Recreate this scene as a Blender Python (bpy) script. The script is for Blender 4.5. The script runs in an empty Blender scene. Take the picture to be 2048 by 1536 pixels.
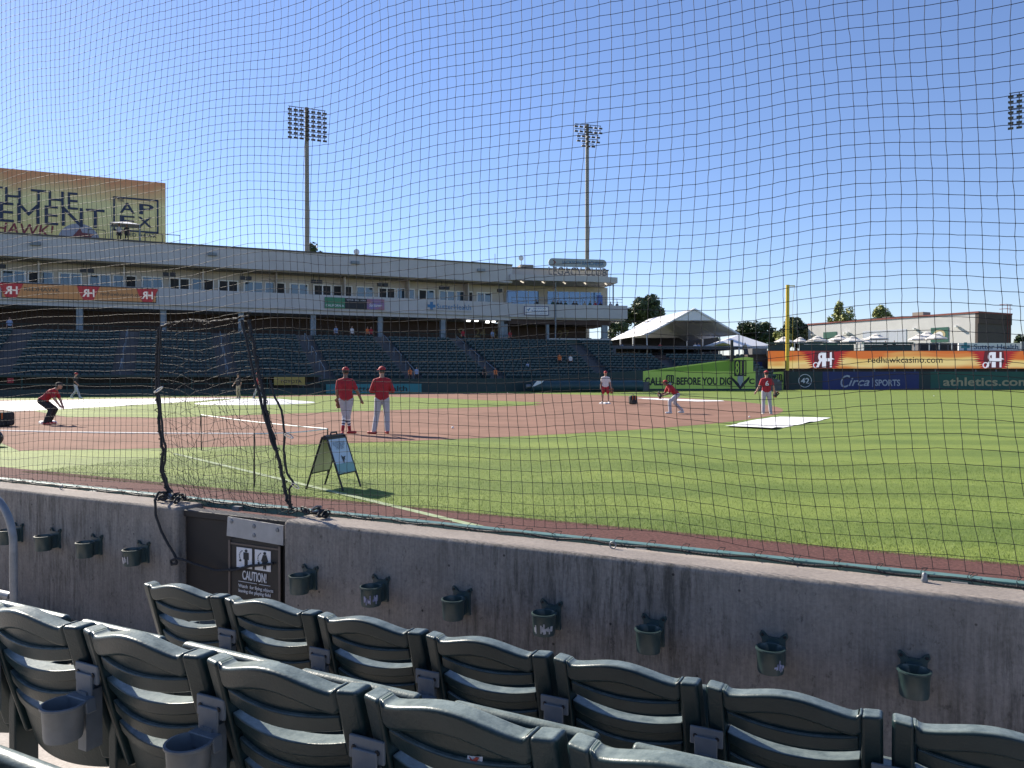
import bpy, bmesh, math, random
import numpy as np
from mathutils import Vector, Matrix
R = math.radians
random.seed(7); rng = np.random.default_rng(7)
S = bpy.context.scene
C = S.collection

# ------------------------------------------------------------------ camera, sky, sun, exposure
HC, FPX, YH = 1.59, 1538.0, 752.0
cam_d = bpy.data.cameras.new('camera'); cam = bpy.data.objects.new('camera', cam_d); C.objects.link(cam)
cam.location = (0, 0, HC); cam.rotation_euler = (R(90) - math.atan(16 / FPX), 0, 0)
cam_d.sensor_width = 36; cam_d.lens = 36 * FPX / 2048; cam_d.clip_start = 0.05; cam_d.clip_end = 6000
S.camera = cam
SUN_AZ, SUN_EL = R(-48), R(33)
W = bpy.data.worlds.new('World'); S.world = W; W.use_nodes = True
wn = W.node_tree.nodes; wl = W.node_tree.links
sky = wn.new('ShaderNodeTexSky'); sky.sky_type = 'NISHITA'; sky.sun_disc = False
sky.sun_elevation = SUN_EL; sky.sun_rotation = SUN_AZ
sky.altitude = 0; sky.air_density = 1.0; sky.dust_density = 0.1; sky.ozone_density = 6.0
bgn = wn['Background']; bgn.inputs['Strength'].default_value = 0.080
tint = wn.new('ShaderNodeMix'); tint.data_type = 'RGBA'; tint.blend_type = 'MULTIPLY'; tint.inputs['Factor'].default_value = 1.0; tint.inputs['B'].default_value = (1.10, .96, 1.0, 1)
wl.new(sky.outputs[0], tint.inputs['A']); wl.new(tint.outputs['Result'], bgn.inputs['Color'])
sd = bpy.data.lights.new('sun', 'SUN'); sun = bpy.data.objects.new('sun', sd); C.objects.link(sun)
sd.energy = 4.6; sd.angle = R(0.55); sd.color = (1.0, 0.91, 0.78)
sunv = Vector((math.sin(SUN_AZ) * math.cos(SUN_EL), math.cos(SUN_AZ) * math.cos(SUN_EL), math.sin(SUN_EL)))
sun.rotation_euler = (-sunv).to_track_quat('-Z', 'Y').to_euler(); sun.location = sunv * 300
S.view_settings.view_transform = 'Standard'; S.view_settings.look = 'None'
S.view_settings.exposure = 1.1; S.view_settings.gamma = 1.0; S.view_settings.use_curve_mapping = False

# ------------------------------------------------------------------ helpers
def at(px, py, Y): return Vector(((px - 1024) / FPX * Y, Y, HC - (py - YH) / FPX * Y))
def gnd(px, py, z=0.0):
    Y = FPX * (HC - z) / (py - YH); return Vector(((px - 1024) / FPX * Y, Y, z))

class MB:
    def __init__(s): s.v = []; s.f = []; s.m = []
    def add(s, vs, fs, mi=0):
        o = len(s.v); s.v += [tuple(v) for v in vs]; s.f += [tuple(i + o for i in f) for f in fs]; s.m += [mi] * len(fs); return s
    def box(s, c, d, rz=0, rx=0, mi=0):
        x, y, z = d[0] / 2, d[1] / 2, d[2] / 2
        M = Matrix.Rotation(rz, 3, 'Z') @ Matrix.Rotation(rx, 3, 'X')
        vs = [M @ Vector((a, b, e)) + Vector(c) for a in (-x, x) for b in (-y, y) for e in (-z, z)]
        return s.add(vs, [(0, 1, 3, 2), (4, 6, 7, 5), (0, 4, 5, 1), (2, 3, 7, 6), (0, 2, 6, 4), (1, 5, 7, 3)], mi)
    def bb(s, x0, x1, y0, y1, z0, z1, mi=0):
        return s.box(((x0 + x1) / 2, (y0 + y1) / 2, (z0 + z1) / 2), (x1 - x0, y1 - y0, z1 - z0), mi=mi)
    def prism(s, poly, z0, z1, mi=0):
        n = len(poly); vs = [(p[0], p[1], z0) for p in poly] + [(p[0], p[1], z1) for p in poly]
        fs = [tuple(range(n - 1, -1, -1)), tuple(range(n, 2 * n))] + [(i, (i + 1) % n, n + (i + 1) % n, n + i) for i in range(n)]
        return s.add(vs, fs, mi)
    def prismy(s, poly, y0, y1, mi=0):            # polygon in x-z, extruded along y
        n = len(poly); vs = [(p[0], y0, p[1]) for p in poly] + [(p[0], y1, p[1]) for p in poly]
        fs = [tuple(range(n)), tuple(range(2 * n - 1, n - 1, -1))] + [((i + 1) % n, i, n + i, n + (i + 1) % n) for i in range(n)]
        return s.add(vs, fs, mi)
    def sheet(s, poly, z, mi=0):
        return s.add([(p[0], p[1], z) for p in poly], [tuple(range(len(poly)))], mi)
    def tube(s, path, r, n=8, mi=0, cap=True, closed=False):
        P = [Vector(p) for p in path]; k = len(P); rr = r if isinstance(r, (list, tuple)) else [r] * k
        vs = []; up = None
        for i, p in enumerate(P):
            a = P[(i - 1) % k] if (closed or i > 0) else p; b = P[(i + 1) % k] if (closed or i < k - 1) else p
            t = (b - a).normalized() if (b - a).length > 1e-9 else Vector((0, 0, 1))
            if up is None:
                up = Vector((0, 0, 1)) if abs(t.z) < .9 else Vector((1, 0, 0))
            u = (up - t * up.dot(t)).normalized(); w = t.cross(u); up = u
            for j in range(n):
                an = 2 * math.pi * j / n; vs.append(p + (u * math.cos(an) + w * math.sin(an)) * rr[i])
        fs = []
        for i in range(k if closed else k - 1):
            i2 = (i + 1) % k
            for j in range(n):
                fs.append((i * n + j, i * n + (j + 1) % n, i2 * n + (j + 1) % n, i2 * n + j))
        if cap and not closed:
            fs.append(tuple(range(n - 1, -1, -1))); fs.append(tuple((k - 1) * n + j for j in range(n)))
        return s.add(vs, fs, mi)
    def lathe(s, prof, n=16, c=(0, 0, 0), mi=0, sx=1, sy=1, a0=0, a1=2 * math.pi):
        full = abs(a1 - a0 - 2 * math.pi) < 1e-6; m = n if full else n + 1
        vs = []
        for (r, z) in prof:
            for j in range(m):
                a = a0 + (a1 - a0) * j / n
                vs.append((c[0] + sx * r * math.cos(a), c[1] + sy * r * math.sin(a), c[2] + z))
        fs = []
        for i in range(len(prof) - 1):
            for j in range(n):
                j2 = (j + 1) % m
                fs.append((i * m + j, i * m + j2, (i + 1) * m + j2, (i + 1) * m + j))
        return s.add(vs, fs, mi)
    def ball(s, c, r, nu=10, nv=7, mi=0):
        r = (r, r, r) if not isinstance(r, (tuple, list)) else r
        prof = [(math.sin(math.pi * i / nv), -math.cos(math.pi * i / nv)) for i in range(nv + 1)]
        o = len(s.v); s.lathe([(max(a, 1e-3), b) for a, b in prof], nu, mi=mi)
        for i in range(o, len(s.v)):
            v = s.v[i]; s.v[i] = (c[0] + v[0] * r[0], c[1] + v[1] * r[1], c[2] + v[2] * r[2])
        return s
    def cap(s, a, b, ra, rb, n=10, mi=0):          # tapered capsule
        a, b = Vector(a), Vector(b); d = b - a; L = d.length
        if L < 1e-6: return s.ball(a, ra, mi=mi)
        t = d / L; P = []; rr = []
        for i in range(4): q = R(-90 + 30 * i); P.append(a + t * ra * math.sin(q)); rr.append(max(ra * math.cos(q), 1e-3))
        for i in range(4): q = R(30 * i); P.append(b + t * rb * math.sin(q)); rr.append(max(rb * math.cos(q), 1e-3))
        return s.tube(P, rr, n, mi)
    def xf(s, M):
        s.v = [tuple(M @ Vector(v)) for v in s.v]; return s
    def join(s, o, M=None):
        vs = o.v if M is None else [tuple(M @ Vector(v)) for v in o.v]
        k = len(s.v); s.v += vs; s.f += [tuple(i + k for i in f) for f in o.f]; s.m += o.m; return s
    def mesh(s, name, mats, smooth=True, ang=40):
        me = bpy.data.meshes.new(name); me.from_pydata(s.v, [], s.f)
        for m in (mats if isinstance(mats, (list, tuple)) else [mats]): me.materials.append(m)
        if any(s.m): me.polygons.foreach_set('material_index', s.m)
        me.update()
        if smooth:
            me.polygons.foreach_set('use_smooth', [True] * len(me.polygons)); me.set_sharp_from_angle(angle=R(ang))
        return me

def link(name, me, parent=None, loc=None, rz=0):
    o = bpy.data.objects.new(name, me); C.objects.link(o)
    if parent is not None: o.parent = parent
    if loc is not None: o.location = loc
    if rz: o.rotation_euler = (0, 0, rz)
    return o
def part(name, mb, mats, parent, smooth=True, ang=40, label=None, bevel=0, seg=2):
    o = link(name, mb.mesh(name, mats, smooth, ang), parent)
    if label: o['label'] = label
    if bevel: bev(o, bevel, seg)
    return o
def bev(o, w, seg=2):
    m = o.modifiers.new('bevel', 'BEVEL'); m.width = w; m.segments = seg; m.limit_method = 'ANGLE'; m.angle_limit = R(40)
    m.harden_normals = True
def tag(o, label, cat, group=None):
    o['label'] = label; o['category'] = cat
    if group: o['group'] = group
    return o
def thing(name, label, cat, loc=(0, 0, 0), rz=0, group=None):
    o = bpy.data.objects.new(name, None); C.objects.link(o); o.location = loc; o.rotation_euler = (0, 0, rz)
    o.empty_display_size = .2
    return tag(o, label, cat, group)
def solo(name, mb, mats, label, cat, loc=(0, 0, 0), rz=0, group=None, smooth=True, bevel=0):
    o = link(name, mb.mesh(name, mats, smooth), None, loc, rz)
    if bevel: bev(o, bevel)
    return tag(o, label, cat, group)
def struct(name, mb, mats, smooth=False, label=None, parent=None, bevel=0):
    o = link(name, mb.mesh(name, mats, smooth), parent)
    if parent is None: o['kind'] = 'structure'
    if label: o['label'] = label
    if bevel: bev(o, bevel)
    return o
def copytree(o, parent=None):
    c = o.copy(); C.objects.link(c)
    if parent is not None: c.parent = parent
    for ch in o.children: copytree(ch, c)
    return c

# ------------------------------------------------------------------ materials
def mat(name, col, rough=.6, metal=0, spec=.5, var=0, vs=6.0, bump=0, bs=40.0, coat=0, trans=0, emit=None, es=1.0, col2=None, stretch=(1, 1, 1), detail=6, sheen=0):
    m = bpy.data.materials.new(name); m.use_nodes = True
    nt = m.node_tree; N = nt.nodes; L = nt.links; b = N['Principled BSDF']
    c = (*col, 1)
    b.inputs['Base Color'].default_value = c; b.inputs['Roughness'].default_value = rough; b.inputs['Metallic'].default_value = metal
    b.inputs['Specular IOR Level'].default_value = spec
    if coat: b.inputs['Coat Weight'].default_value = coat
    if trans: b.inputs['Transmission Weight'].default_value = trans
    if emit: b.inputs['Emission Color'].default_value = (*emit, 1); b.inputs['Emission Strength'].default_value = es
    if var or bump:
        tc = N.new('ShaderNodeTexCoord'); mp = N.new('ShaderNodeMapping'); mp.inputs['Scale'].default_value = stretch
        L.new(tc.outputs['Object'], mp.inputs['Vector'])
    if var:
        nz = N.new('ShaderNodeTexNoise'); nz.inputs['Scale'].default_value = vs; nz.inputs['Detail'].default_value = detail; nz.inputs['Roughness'].default_value = .65
        L.new(mp.outputs[0], nz.inputs['Vector'])
        cr = N.new('ShaderNodeValToRGB'); cr.color_ramp.elements[0].position = .3; cr.color_ramp.elements[1].position = .72
        c2 = col2 if col2 else tuple(min(1, x * (1 + var)) for x in col); c1 = col if col2 else tuple(x * (1 - var) for x in col)
        cr.color_ramp.elements[0].color = (*c1, 1); cr.color_ramp.elements[1].color = (*c2, 1)
        L.new(nz.outputs['Fac'], cr.inputs['Fac']); L.new(cr.outputs['Color'], b.inputs['Base Color'])
    if bump:
        n2 = N.new('ShaderNodeTexNoise'); n2.inputs['Scale'].default_value = bs; n2.inputs['Detail'].default_value = 4
        L.new(mp.outputs[0], n2.inputs['Vector'])
        bp = N.new('ShaderNodeBump'); bp.inputs['Strength'].default_value = bump; bp.inputs['Distance'].default_value = .01
        L.new(n2.outputs['Fac'], bp.inputs['Height']); L.new(bp.outputs[0], b.inputs['Normal'])
    return m

M = {}
def grass_mat():
    m = bpy.data.materials.new('turf'); m.use_nodes = True; nt = m.node_tree; N = nt.nodes; L = nt.links; b = N['Principled BSDF']
    tc = N.new('ShaderNodeTexCoord')
    def noise(sc, det=5, ro=.6):
        n = N.new('ShaderNodeTexNoise'); n.inputs['Scale'].default_value = sc; n.inputs['Detail'].default_value = det; n.inputs['Roughness'].default_value = ro
        L.new(tc.outputs['Object'], n.inputs['Vector']); return n
    def ramp(f, p0, c0, p1, c1):
        r = N.new('ShaderNodeValToRGB'); r.color_ramp.elements[0].position = p0; r.color_ramp.elements[1].position = p1
        r.color_ramp.elements[0].color = (*c0, 1); r.color_ramp.elements[1].color = (*c1, 1); L.new(f, r.inputs['Fac']); return r
    def mix(a, c, f, t='MIX'):
        x = N.new('ShaderNodeMix'); x.data_type = 'RGBA'; x.blend_type = t
        L.new(a, x.inputs['A']); L.new(c, x.inputs['B'])
        if isinstance(f, (int, float)): x.inputs['Factor'].default_value = f
        else: L.new(f, x.inputs['Factor'])
        return x.outputs['Result']
    fine = ramp(noise(55, 6, .75).outputs['Fac'], .32, (.082, .122, .016), .7, (.24, .305, .062))
    mid = ramp(noise(.45, 5).outputs['Fac'], .3, (.80, .86, .8), .7, (1.13, 1.1, 1.1))
    pat = ramp(noise(6, 5, .7).outputs['Fac'], .35, (.82, .86, .8), .65, (1.12, 1.1, 1.12))
    wv = N.new('ShaderNodeTexWave'); wv.bands_direction = 'Y'; wv.inputs['Scale'].default_value = .115; wv.inputs['Distortion'].default_value = .25; wv.inputs['Detail'].default_value = 2
    mp = N.new('ShaderNodeMapping'); mp.inputs['Rotation'].default_value = (0, 0, R(4)); L.new(tc.outputs['Object'], mp.inputs['Vector']); L.new(mp.outputs[0], wv.inputs['Vector'])
    st = ramp(wv.outputs['Fac'], .3, (.80, .84, .80), .7, (1.14, 1.11, 1.14))
    c = mix(fine.outputs['Color'], mid.outputs['Color'], 1.0, 'MULTIPLY'); c = mix(c, pat.outputs['Color'], 1.0, 'MULTIPLY'); c = mix(c, st.outputs['Color'], .8, 'MULTIPLY')
    L.new(c, b.inputs['Base Color']); b.inputs['Roughness'].default_value = .75; b.inputs['Specular IOR Level'].default_value = .25
    bp = N.new('ShaderNodeBump'); bp.inputs['Strength'].default_value = .5; bp.inputs['Distance'].default_value = .02
    L.new(noise(90, 4).outputs['Fac'], bp.inputs['Height']); L.new(bp.outputs[0], b.inputs['Normal'])
    return m
def concrete_mat(name, base, streak=True, dark=.45):
    m = bpy.data.materials.new(name); m.use_nodes = True; nt = m.node_tree; N = nt.nodes; L = nt.links; b = N['Principled BSDF']
    tc = N.new('ShaderNodeTexCoord')
    def noise(sc, st=(1, 1, 1), det=6, ro=.65):
        mp = N.new('ShaderNodeMapping'); mp.inputs['Scale'].default_value = st; L.new(tc.outputs['Object'], mp.inputs['Vector'])
        n = N.new('ShaderNodeTexNoise'); n.inputs['Scale'].default_value = sc; n.inputs['Detail'].default_value = det; n.inputs['Roughness'].default_value = ro
        L.new(mp.outputs[0], n.inputs['Vector']); return n.outputs['Fac']
    def ramp(f, p0, c0, p1, c1):
        r = N.new('ShaderNodeValToRGB'); r.color_ramp.elements[0].position = p0; r.color_ramp.elements[1].position = p1
        r.color_ramp.elements[0].color = (*c0, 1); r.color_ramp.elements[1].color = (*c1, 1); L.new(f, r.inputs['Fac']); return r.outputs['Color']
    def mul(a, c, f=1.0):
        x = N.new('ShaderNodeMix'); x.data_type = 'RGBA'; x.blend_type = 'MULTIPLY'; x.inputs['Factor'].default_value = f
        L.new(a, x.inputs['A']); L.new(c, x.inputs['B']); return x.outputs['Result']
    lo = tuple(x * .8 for x in base); hi = tuple(x * 1.15 for x in base)
    c = ramp(noise(2.2), .3, lo, .7, hi)
    c = mul(c, ramp(noise(70, det=3), .35, (.86, .86, .86), .6, (1.06, 1.06, 1.06)))
    if streak:
        # weathering runs: fine vertical streaks gathered in patches, plus dark pores and mildew specks
        sk = ramp(noise(9, (3.2, 3.2, .35), 8, .75), .44, (1, 1, 1), .60, (dark, dark * 1.02, dark * 1.0))
        pm = N.new('ShaderNodeMix'); pm.data_type = 'RGBA'; pm.inputs['A'].default_value = (1, 1, 1, 1)
        L.new(ramp(noise(.8, (1, 1, .7)), .44, (0, 0, 0), .60, (1, 1, 1)), pm.inputs['Factor']); L.new(sk, pm.inputs['B'])
        c = mul(c, pm.outputs['Result'])
        c = mul(c, ramp(noise(26, (1, 1, .55), 9, .8), .56, (1, 1, 1), .66, (.38, .38, .38)), .8)
        c = mul(c, ramp(noise(14, (6, 6, .25), 4), .4, (.9, .9, .9), .6, (1.04, 1.04, 1.04)))
        vo = N.new('ShaderNodeTexVoronoi'); vo.inputs['Scale'].default_value = 9; L.new(tc.outputs['Object'], vo.inputs['Vector'])
        c = mul(c, ramp(vo.outputs['Distance'], .045, (.3, .3, .3), .075, (1, 1, 1)))
    L.new(c, b.inputs['Base Color']); b.inputs['Roughness'].default_value = .85; b.inputs['Specular IOR Level'].default_value = .3
    bp = N.new('ShaderNodeBump'); bp.inputs['Strength'].default_value = .35; bp.inputs['Distance'].default_value = .006
    L.new(noise(60, (1, 1, .6)), bp.inputs['Height']); L.new(bp.outputs[0], b.inputs['Normal'])
    return m

M['turf'] = grass_mat()
M['blade'] = mat('grass blade', (.10, .16, .022), .6, col2=(.20, .28, .06), var=.1, vs=3)
M['dirt'] = mat('infield dirt', (.17, .096, .068), .95, var=.1, col2=(.27, .152, .110), vs=.6, bump=.6, bs=30, detail=10, spec=.2)
M['track'] = mat('crushed brick', (.055, .025, .023), .95, var=.1, col2=(.16, .075, .064), vs=28, bump=1.0, bs=70, detail=8, spec=.2)
M['earth'] = mat('earth', (.09, .08, .06), .95, var=.3, vs=.3)
M['chalk'] = mat('chalk', (.33, .39, .27), .9, var=.1, col2=(.18, .24, .08), vs=9, detail=8)
M['tarp'] = mat('white tarp', (.80, .80, .79), .55, var=.08, vs=.8, bump=.3, bs=2.5)
M['wall'] = concrete_mat('weathered shaded concrete', (.265, .238, .208), True, .42)  # real streaks and stains; base colour also darkened to carry the face's shade
M['cap'] = concrete_mat('sunlit concrete', (.31, .27, .235), False)  # same concrete as the wall, lightened to put sunlight into its top
M['step'] = concrete_mat('tread concrete', (.46, .42, .38), False)
M['bowl'] = concrete_mat('stand concrete', (.125, .125, .13), False)
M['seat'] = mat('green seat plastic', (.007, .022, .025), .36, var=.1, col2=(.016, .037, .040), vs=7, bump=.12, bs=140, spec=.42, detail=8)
def pale_top(m, col, lo=.45, hi=.9):
    # paler colour mixed in on upward faces, broken up by noise
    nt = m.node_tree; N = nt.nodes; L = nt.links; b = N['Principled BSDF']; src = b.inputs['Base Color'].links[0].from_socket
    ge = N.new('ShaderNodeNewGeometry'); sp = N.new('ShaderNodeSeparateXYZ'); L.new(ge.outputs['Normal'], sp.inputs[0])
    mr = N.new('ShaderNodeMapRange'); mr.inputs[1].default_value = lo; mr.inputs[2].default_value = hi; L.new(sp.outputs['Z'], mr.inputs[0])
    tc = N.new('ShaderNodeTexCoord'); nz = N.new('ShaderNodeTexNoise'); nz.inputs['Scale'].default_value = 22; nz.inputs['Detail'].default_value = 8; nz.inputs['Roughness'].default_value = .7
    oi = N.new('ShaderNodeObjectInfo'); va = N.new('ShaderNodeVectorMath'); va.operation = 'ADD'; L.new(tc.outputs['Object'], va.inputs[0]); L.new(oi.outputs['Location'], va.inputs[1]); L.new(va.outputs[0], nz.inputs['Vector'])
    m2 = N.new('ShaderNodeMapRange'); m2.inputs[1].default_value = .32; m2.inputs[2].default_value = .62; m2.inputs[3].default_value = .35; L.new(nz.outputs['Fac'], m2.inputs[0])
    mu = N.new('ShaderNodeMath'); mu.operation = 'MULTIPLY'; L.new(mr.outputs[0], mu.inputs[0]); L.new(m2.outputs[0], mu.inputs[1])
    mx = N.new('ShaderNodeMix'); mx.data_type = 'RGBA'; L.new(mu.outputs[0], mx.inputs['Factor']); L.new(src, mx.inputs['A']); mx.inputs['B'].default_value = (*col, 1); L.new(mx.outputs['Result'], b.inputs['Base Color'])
pale_top(M['seat'], (.20, .24, .22))
M['farseat'] = mat('far green seat plastic', (.026, .062, .075), .42, spec=.5)
M['cupgreen'] = mat('cup holder plastic', (.022, .048, .047), .4, var=.1, col2=(.045, .075, .075), vs=9, spec=.6)
M['cupgrey'] = mat('grey cup holder plastic', (.15, .17, .185), .5, var=.2, vs=9)
M['black'] = mat('black', (.012, .012, .013), .5)
M['net'] = mat('net twine', (.020, .021, .025), .65, spec=.2)
M['rope'] = mat('black rope', (.018, .018, .019), .7, bump=.6, bs=120)
M['steel'] = mat('galvanised steel', (.22, .23, .24), .5, metal=.5, var=.2, vs=14)
M['chrome'] = mat('clip metal', (.65, .65, .65), .25, metal=1)
M['greenrail'] = mat('green rail paint', (.085, .17, .15), .45, var=.15, vs=8)
M['brown'] = mat('door brown', (.014, .011, .010), .6, var=.25, vs=5)
M['wframe'] = mat('window frame white', (.85, .85, .83), .5)
M['white'] = mat('white paint', (.75, .75, .73), .6, var=.06, vs=3)
M['white2'] = mat('white print', (.72, .72, .72), .6)
M['stucco'] = mat('grey stucco', (.49, .485, .475), .85, var=.08, vs=.5, bump=.15, bs=20)
M['beige'] = mat('beige stucco', (.53, .48, .415), .85, var=.08, vs=.5)
M['cream'] = mat('cream wall', (.56, .55, .53), .85, var=.08, vs=.35, bump=.1, bs=3)
M['roofdark'] = mat('roof edge', (.09, .085, .08), .7)
M['soffit'] = mat('soffit', (.30, .27, .22), .9)
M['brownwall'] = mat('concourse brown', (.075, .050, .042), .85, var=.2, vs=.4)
M['glass'] = mat('window glass', (.05, .085, .12), .06, spec=.9, metal=.25)
M['glassblue'] = mat('blue club glass', (.09, .17, .30), .06, spec=.9, metal=.35)
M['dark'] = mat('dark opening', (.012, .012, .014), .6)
M['frame'] = mat('white frame', (.70, .70, .68), .5)
M['column'] = mat('column grey', (.20, .24, .27), .6, var=.25, vs=2)
M['pole'] = mat('light pole', (.23, .22, .19), .6, metal=.2, var=.12, vs=.8)
M['lamp'] = mat('lamp housing', (.055, .055, .065), .5)
M['lens'] = mat('lamp lens', (.55, .58, .62), .15, spec=.8)
M['yellow'] = mat('foul pole yellow', (.68, .47, .04), .5, var=.06, vs=1)
M['lime'] = mat('lime banner', (.50, .66, .12), .6, var=.05, vs=.6)
M['limedark'] = mat('leaf green banner', (.20, .36, .035), .6)
M['padgreen'] = mat('dark green padding', (.012, .035, .036), .6, var=.15, vs=.7)
M['navy'] = mat('navy padding', (.010, .022, .125), .55, var=.12, vs=.6)
M['teal'] = mat('green banner', (.012, .095, .068), .6, var=.1, vs=.6)
M['tealsign'] = mat('teal sign', (.030, .20, .225), .55)
M['gold'] = mat('tan print', (.43, .36, .20), .6)
M['ink'] = mat('dark print', (.012, .016, .020), .6)
M['inkblue'] = mat('blue print', (.035, .16, .33), .5)
M['tent'] = mat('white vinyl', (.80, .80, .80), .5, var=.03, vs=.5)
M['umb'] = mat('parasol cloth', (.62, .60, .56), .8, var=.08, vs=1.5)
M['bark'] = mat('bark', (.07, .05, .04), .9, var=.3, vs=6)
M['leafdark'] = mat('dark leaves', (.030, .052, .018), .6, var=.1, col2=(.085, .115, .038), vs=.8)
M['leaflight'] = mat('light leaves', (.16, .19, .04), .6, var=.1, col2=(.32, .33, .09), vs=.8)
M['red'] = mat('red cloth', (.34, .015, .025), .8, var=.15, vs=9)
M['redcap'] = mat('red cap cloth', (.34, .010, .018), .7)
M['greypant'] = mat('grey cloth', (.42, .42, .46), .85, var=.12, vs=9)
M['whiteshirt'] = mat('white cloth', (.66, .62, .60), .85, var=.08, vs=9)
M['blackcloth'] = mat('black cloth', (.018, .018, .020), .8, var=.3, vs=9)
M['orange'] = mat('orange cloth', (.62, .15, .035), .8)
M['bluecloth'] = mat('pale blue cloth', (.25, .32, .48), .8)
M['greencloth'] = mat('dark green cloth', (.03, .08, .05), .8)
M['tancloth'] = mat('tan cloth', (.40, .33, .22), .8)
M['skin'] = mat('skin', (.42, .235, .165), .55, var=.08, vs=12)
M['skindark'] = mat('tanned skin', (.22, .12, .085), .55, var=.08, vs=12)
M['hair'] = mat('dark hair', (.018, .013, .010), .6)
M['eye'] = mat('eye', (.01, .01, .01), .3)
M['shoe'] = mat('white shoe', (.68, .68, .67), .5)
M['redshoe'] = mat('red shoe', (.45, .025, .03), .5)
M['leather'] = mat('black leather', (.020, .018, .017), .5, bump=.2, bs=60)
M['tanleather'] = mat('tan leather', (.26, .10, .045), .5)
M['rail'] = mat('dark green rail', (.015, .05, .045), .5)
M['rustred'] = mat('rust red trim', (.20, .045, .035), .7)
M['brickdark'] = mat('shaded brick', (.085, .068, .06), .9, var=.15, vs=3)

def text(body, mats, parent, w=None, h=None, c=(0, 0, 0), name='lettering', bold=0.0, shear=0.0, mirror=False, depth=.01, space=1.0, label=None, rz=0, slant=0.0):
    """Lettering in the x-z plane facing -y, fitted to w x h and centred at c."""
    cu = bpy.data.curves.new('t', 'FONT'); cu.body = body; cu.extrude = 0; cu.offset = bold; cu.shear = shear; cu.space_character = space; cu.resolution_u = 3; cu.fill_mode = 'FRONT'
    o = bpy.data.objects.new('t', cu); C.objects.link(o)
    dg = bpy.context.evaluated_depsgraph_get(); me = bpy.data.meshes.new_from_object(o.evaluated_get(dg))
    bpy.data.objects.remove(o); bpy.data.curves.remove(cu)
    co = np.zeros(len(me.vertices) * 3); me.vertices.foreach_get('co', co); co = co.reshape(-1, 3)
    mn, mx = co.min(0), co.max(0); sz = mx - mn
    k = (h / sz[1]) if h else (w / sz[0]); kx = (w / sz[0]) if w else k; kz = (h / sz[1]) if h else k
    p = np.zeros_like(co); p[:, 0] = (co[:, 0] - (mn[0] + mx[0]) / 2) * kx * (-1 if mirror else 1); p[:, 2] = (co[:, 1] - (mn[1] + mx[1]) / 2) * kz
    p[:, 2] += slant * p[:, 0]
    mb = MB(); n = len(p); fr = [tuple(pl.vertices) for pl in me.polygons]
    ed = {}
    for f in fr:
        for a, b_ in zip(f, f[1:] + f[:1]):
            if (b_, a) in ed: del ed[(b_, a)]
            else: ed[(a, b_)] = 1
    q = p.copy(); q[:, 1] = depth
    if mirror: fr = [f[::-1] for f in fr]; ed = {(b_, a): 1 for (a, b_) in ed}
    mb.add(p.tolist() + q.tolist(), fr + [(a, a + n, b_ + n, b_) for (a, b_) in ed])
    bpy.data.meshes.remove(me)
    ca, sa = math.cos(rz), math.sin(rz)
    mb.v = [(x * ca - y * sa + c[0], x * sa + y * ca + c[1], z + c[2]) for (x, y, z) in mb.v]
    o = link(name, mb.mesh(name, mats, False), parent)
    if label: o['label'] = label
    return o
# ------------------------------------------------------------------ the place: frames of reference
NA = R(-27)                                   # near stand: local x runs along the wall to the right, local y towards the field
NR = Vector((math.cos(NA), math.sin(NA), 0)); ND = Vector((-math.sin(NA), math.cos(NA), 0))
def near(r, d, z=0): return NR * r + ND * d + Vector((0, 0, z))
def rd(p): return p.x * NR.x + p.y * NR.y, p.x * ND.x + p.y * ND.y
FB = gnd(95, 847); SB = gnd(1210, 808)        # first and second base
bv = (SB - FB).normalized(); bu = Vector((bv.y, -bv.x, 0))     # bv: first to second; bu: home to first
BL = 27.43; HB = FB - bu * BL; TB = HB + bv * BL
MOUND = HB + (SB - HB) * (18.44 / 38.79)
def fld(a, b): p = HB + bu * a + bv * b; return (p.x, p.y)
def isect(poly, keep):                         # clip a polygon by keep(p) >= 0
    out = []
    for i, p in enumerate(poly):
        q = poly[(i + 1) % len(poly)]; kp, kq = keep(p), keep(q)
        if kp >= 0: out.append(p)
        if (kp >= 0) != (kq >= 0):
            t = kp / (kp - kq); out.append((p[0] + (q[0] - p[0]) * t, p[1] + (q[1] - p[1]) * t))
    return out

# ground under everything, field, warning track, dirt, infield grass
mb = MB().sheet([(-2500, -2500), (2500, -2500), (2500, 2500), (-2500, 2500)], -.55); struct('ground', mb, M['earth'])
fieldpoly = [near(-120, 3.72), near(60, 3.72), near(220, 60), Vector((220, 140, 0)), Vector((-220, 140, 0))]
mb = MB().sheet([(p.x, p.y) for p in fieldpoly], 0); struct('field_grass', mb, M['turf'])
mb = MB().sheet([tuple(near(r, d).xy) for r, d in [(-120, 3.70), (60, 3.70), (60, 7.45), (-4, 7.72), (-14, 7.9), (-120, 8.5)]], .004); struct('warning_track', mb, M['track'])
arc = [(MOUND.x + 29.2 * math.cos(t), MOUND.y + 29.2 * math.sin(t)) for t in np.linspace(0, 2 * math.pi, 160, endpoint=False)]
def acoord(p): return (p[0] - HB.x) * bu.x + (p[1] - HB.y) * bu.y
def bcoord(p): return (p[0] - HB.x) * bv.x + (p[1] - HB.y) * bv.y
dp = isect(isect(arc, lambda p: bcoord(p) + 2.3), lambda p: acoord(p) + 2.3)
mb = MB().sheet(dp, .004); struct('infield_dirt', mb, M['dirt'])
hc = [(HB.x + 4.2 * math.cos(t), HB.y + 4.2 * math.sin(t)) for t in np.linspace(0, 2 * math.pi, 48, endpoint=False)]
mb = MB().sheet(hc, .006); struct('home_plate_dirt', mb, M['dirt'])
e0, e1, cr_ = 1.3, 26.4, 4.0
def cornerarc(ca, cb, a0, a1): return [fld(ca + cr_ * math.cos(t), cb + cr_ * math.sin(t)) for t in np.linspace(a0, a1, 10)]
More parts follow.
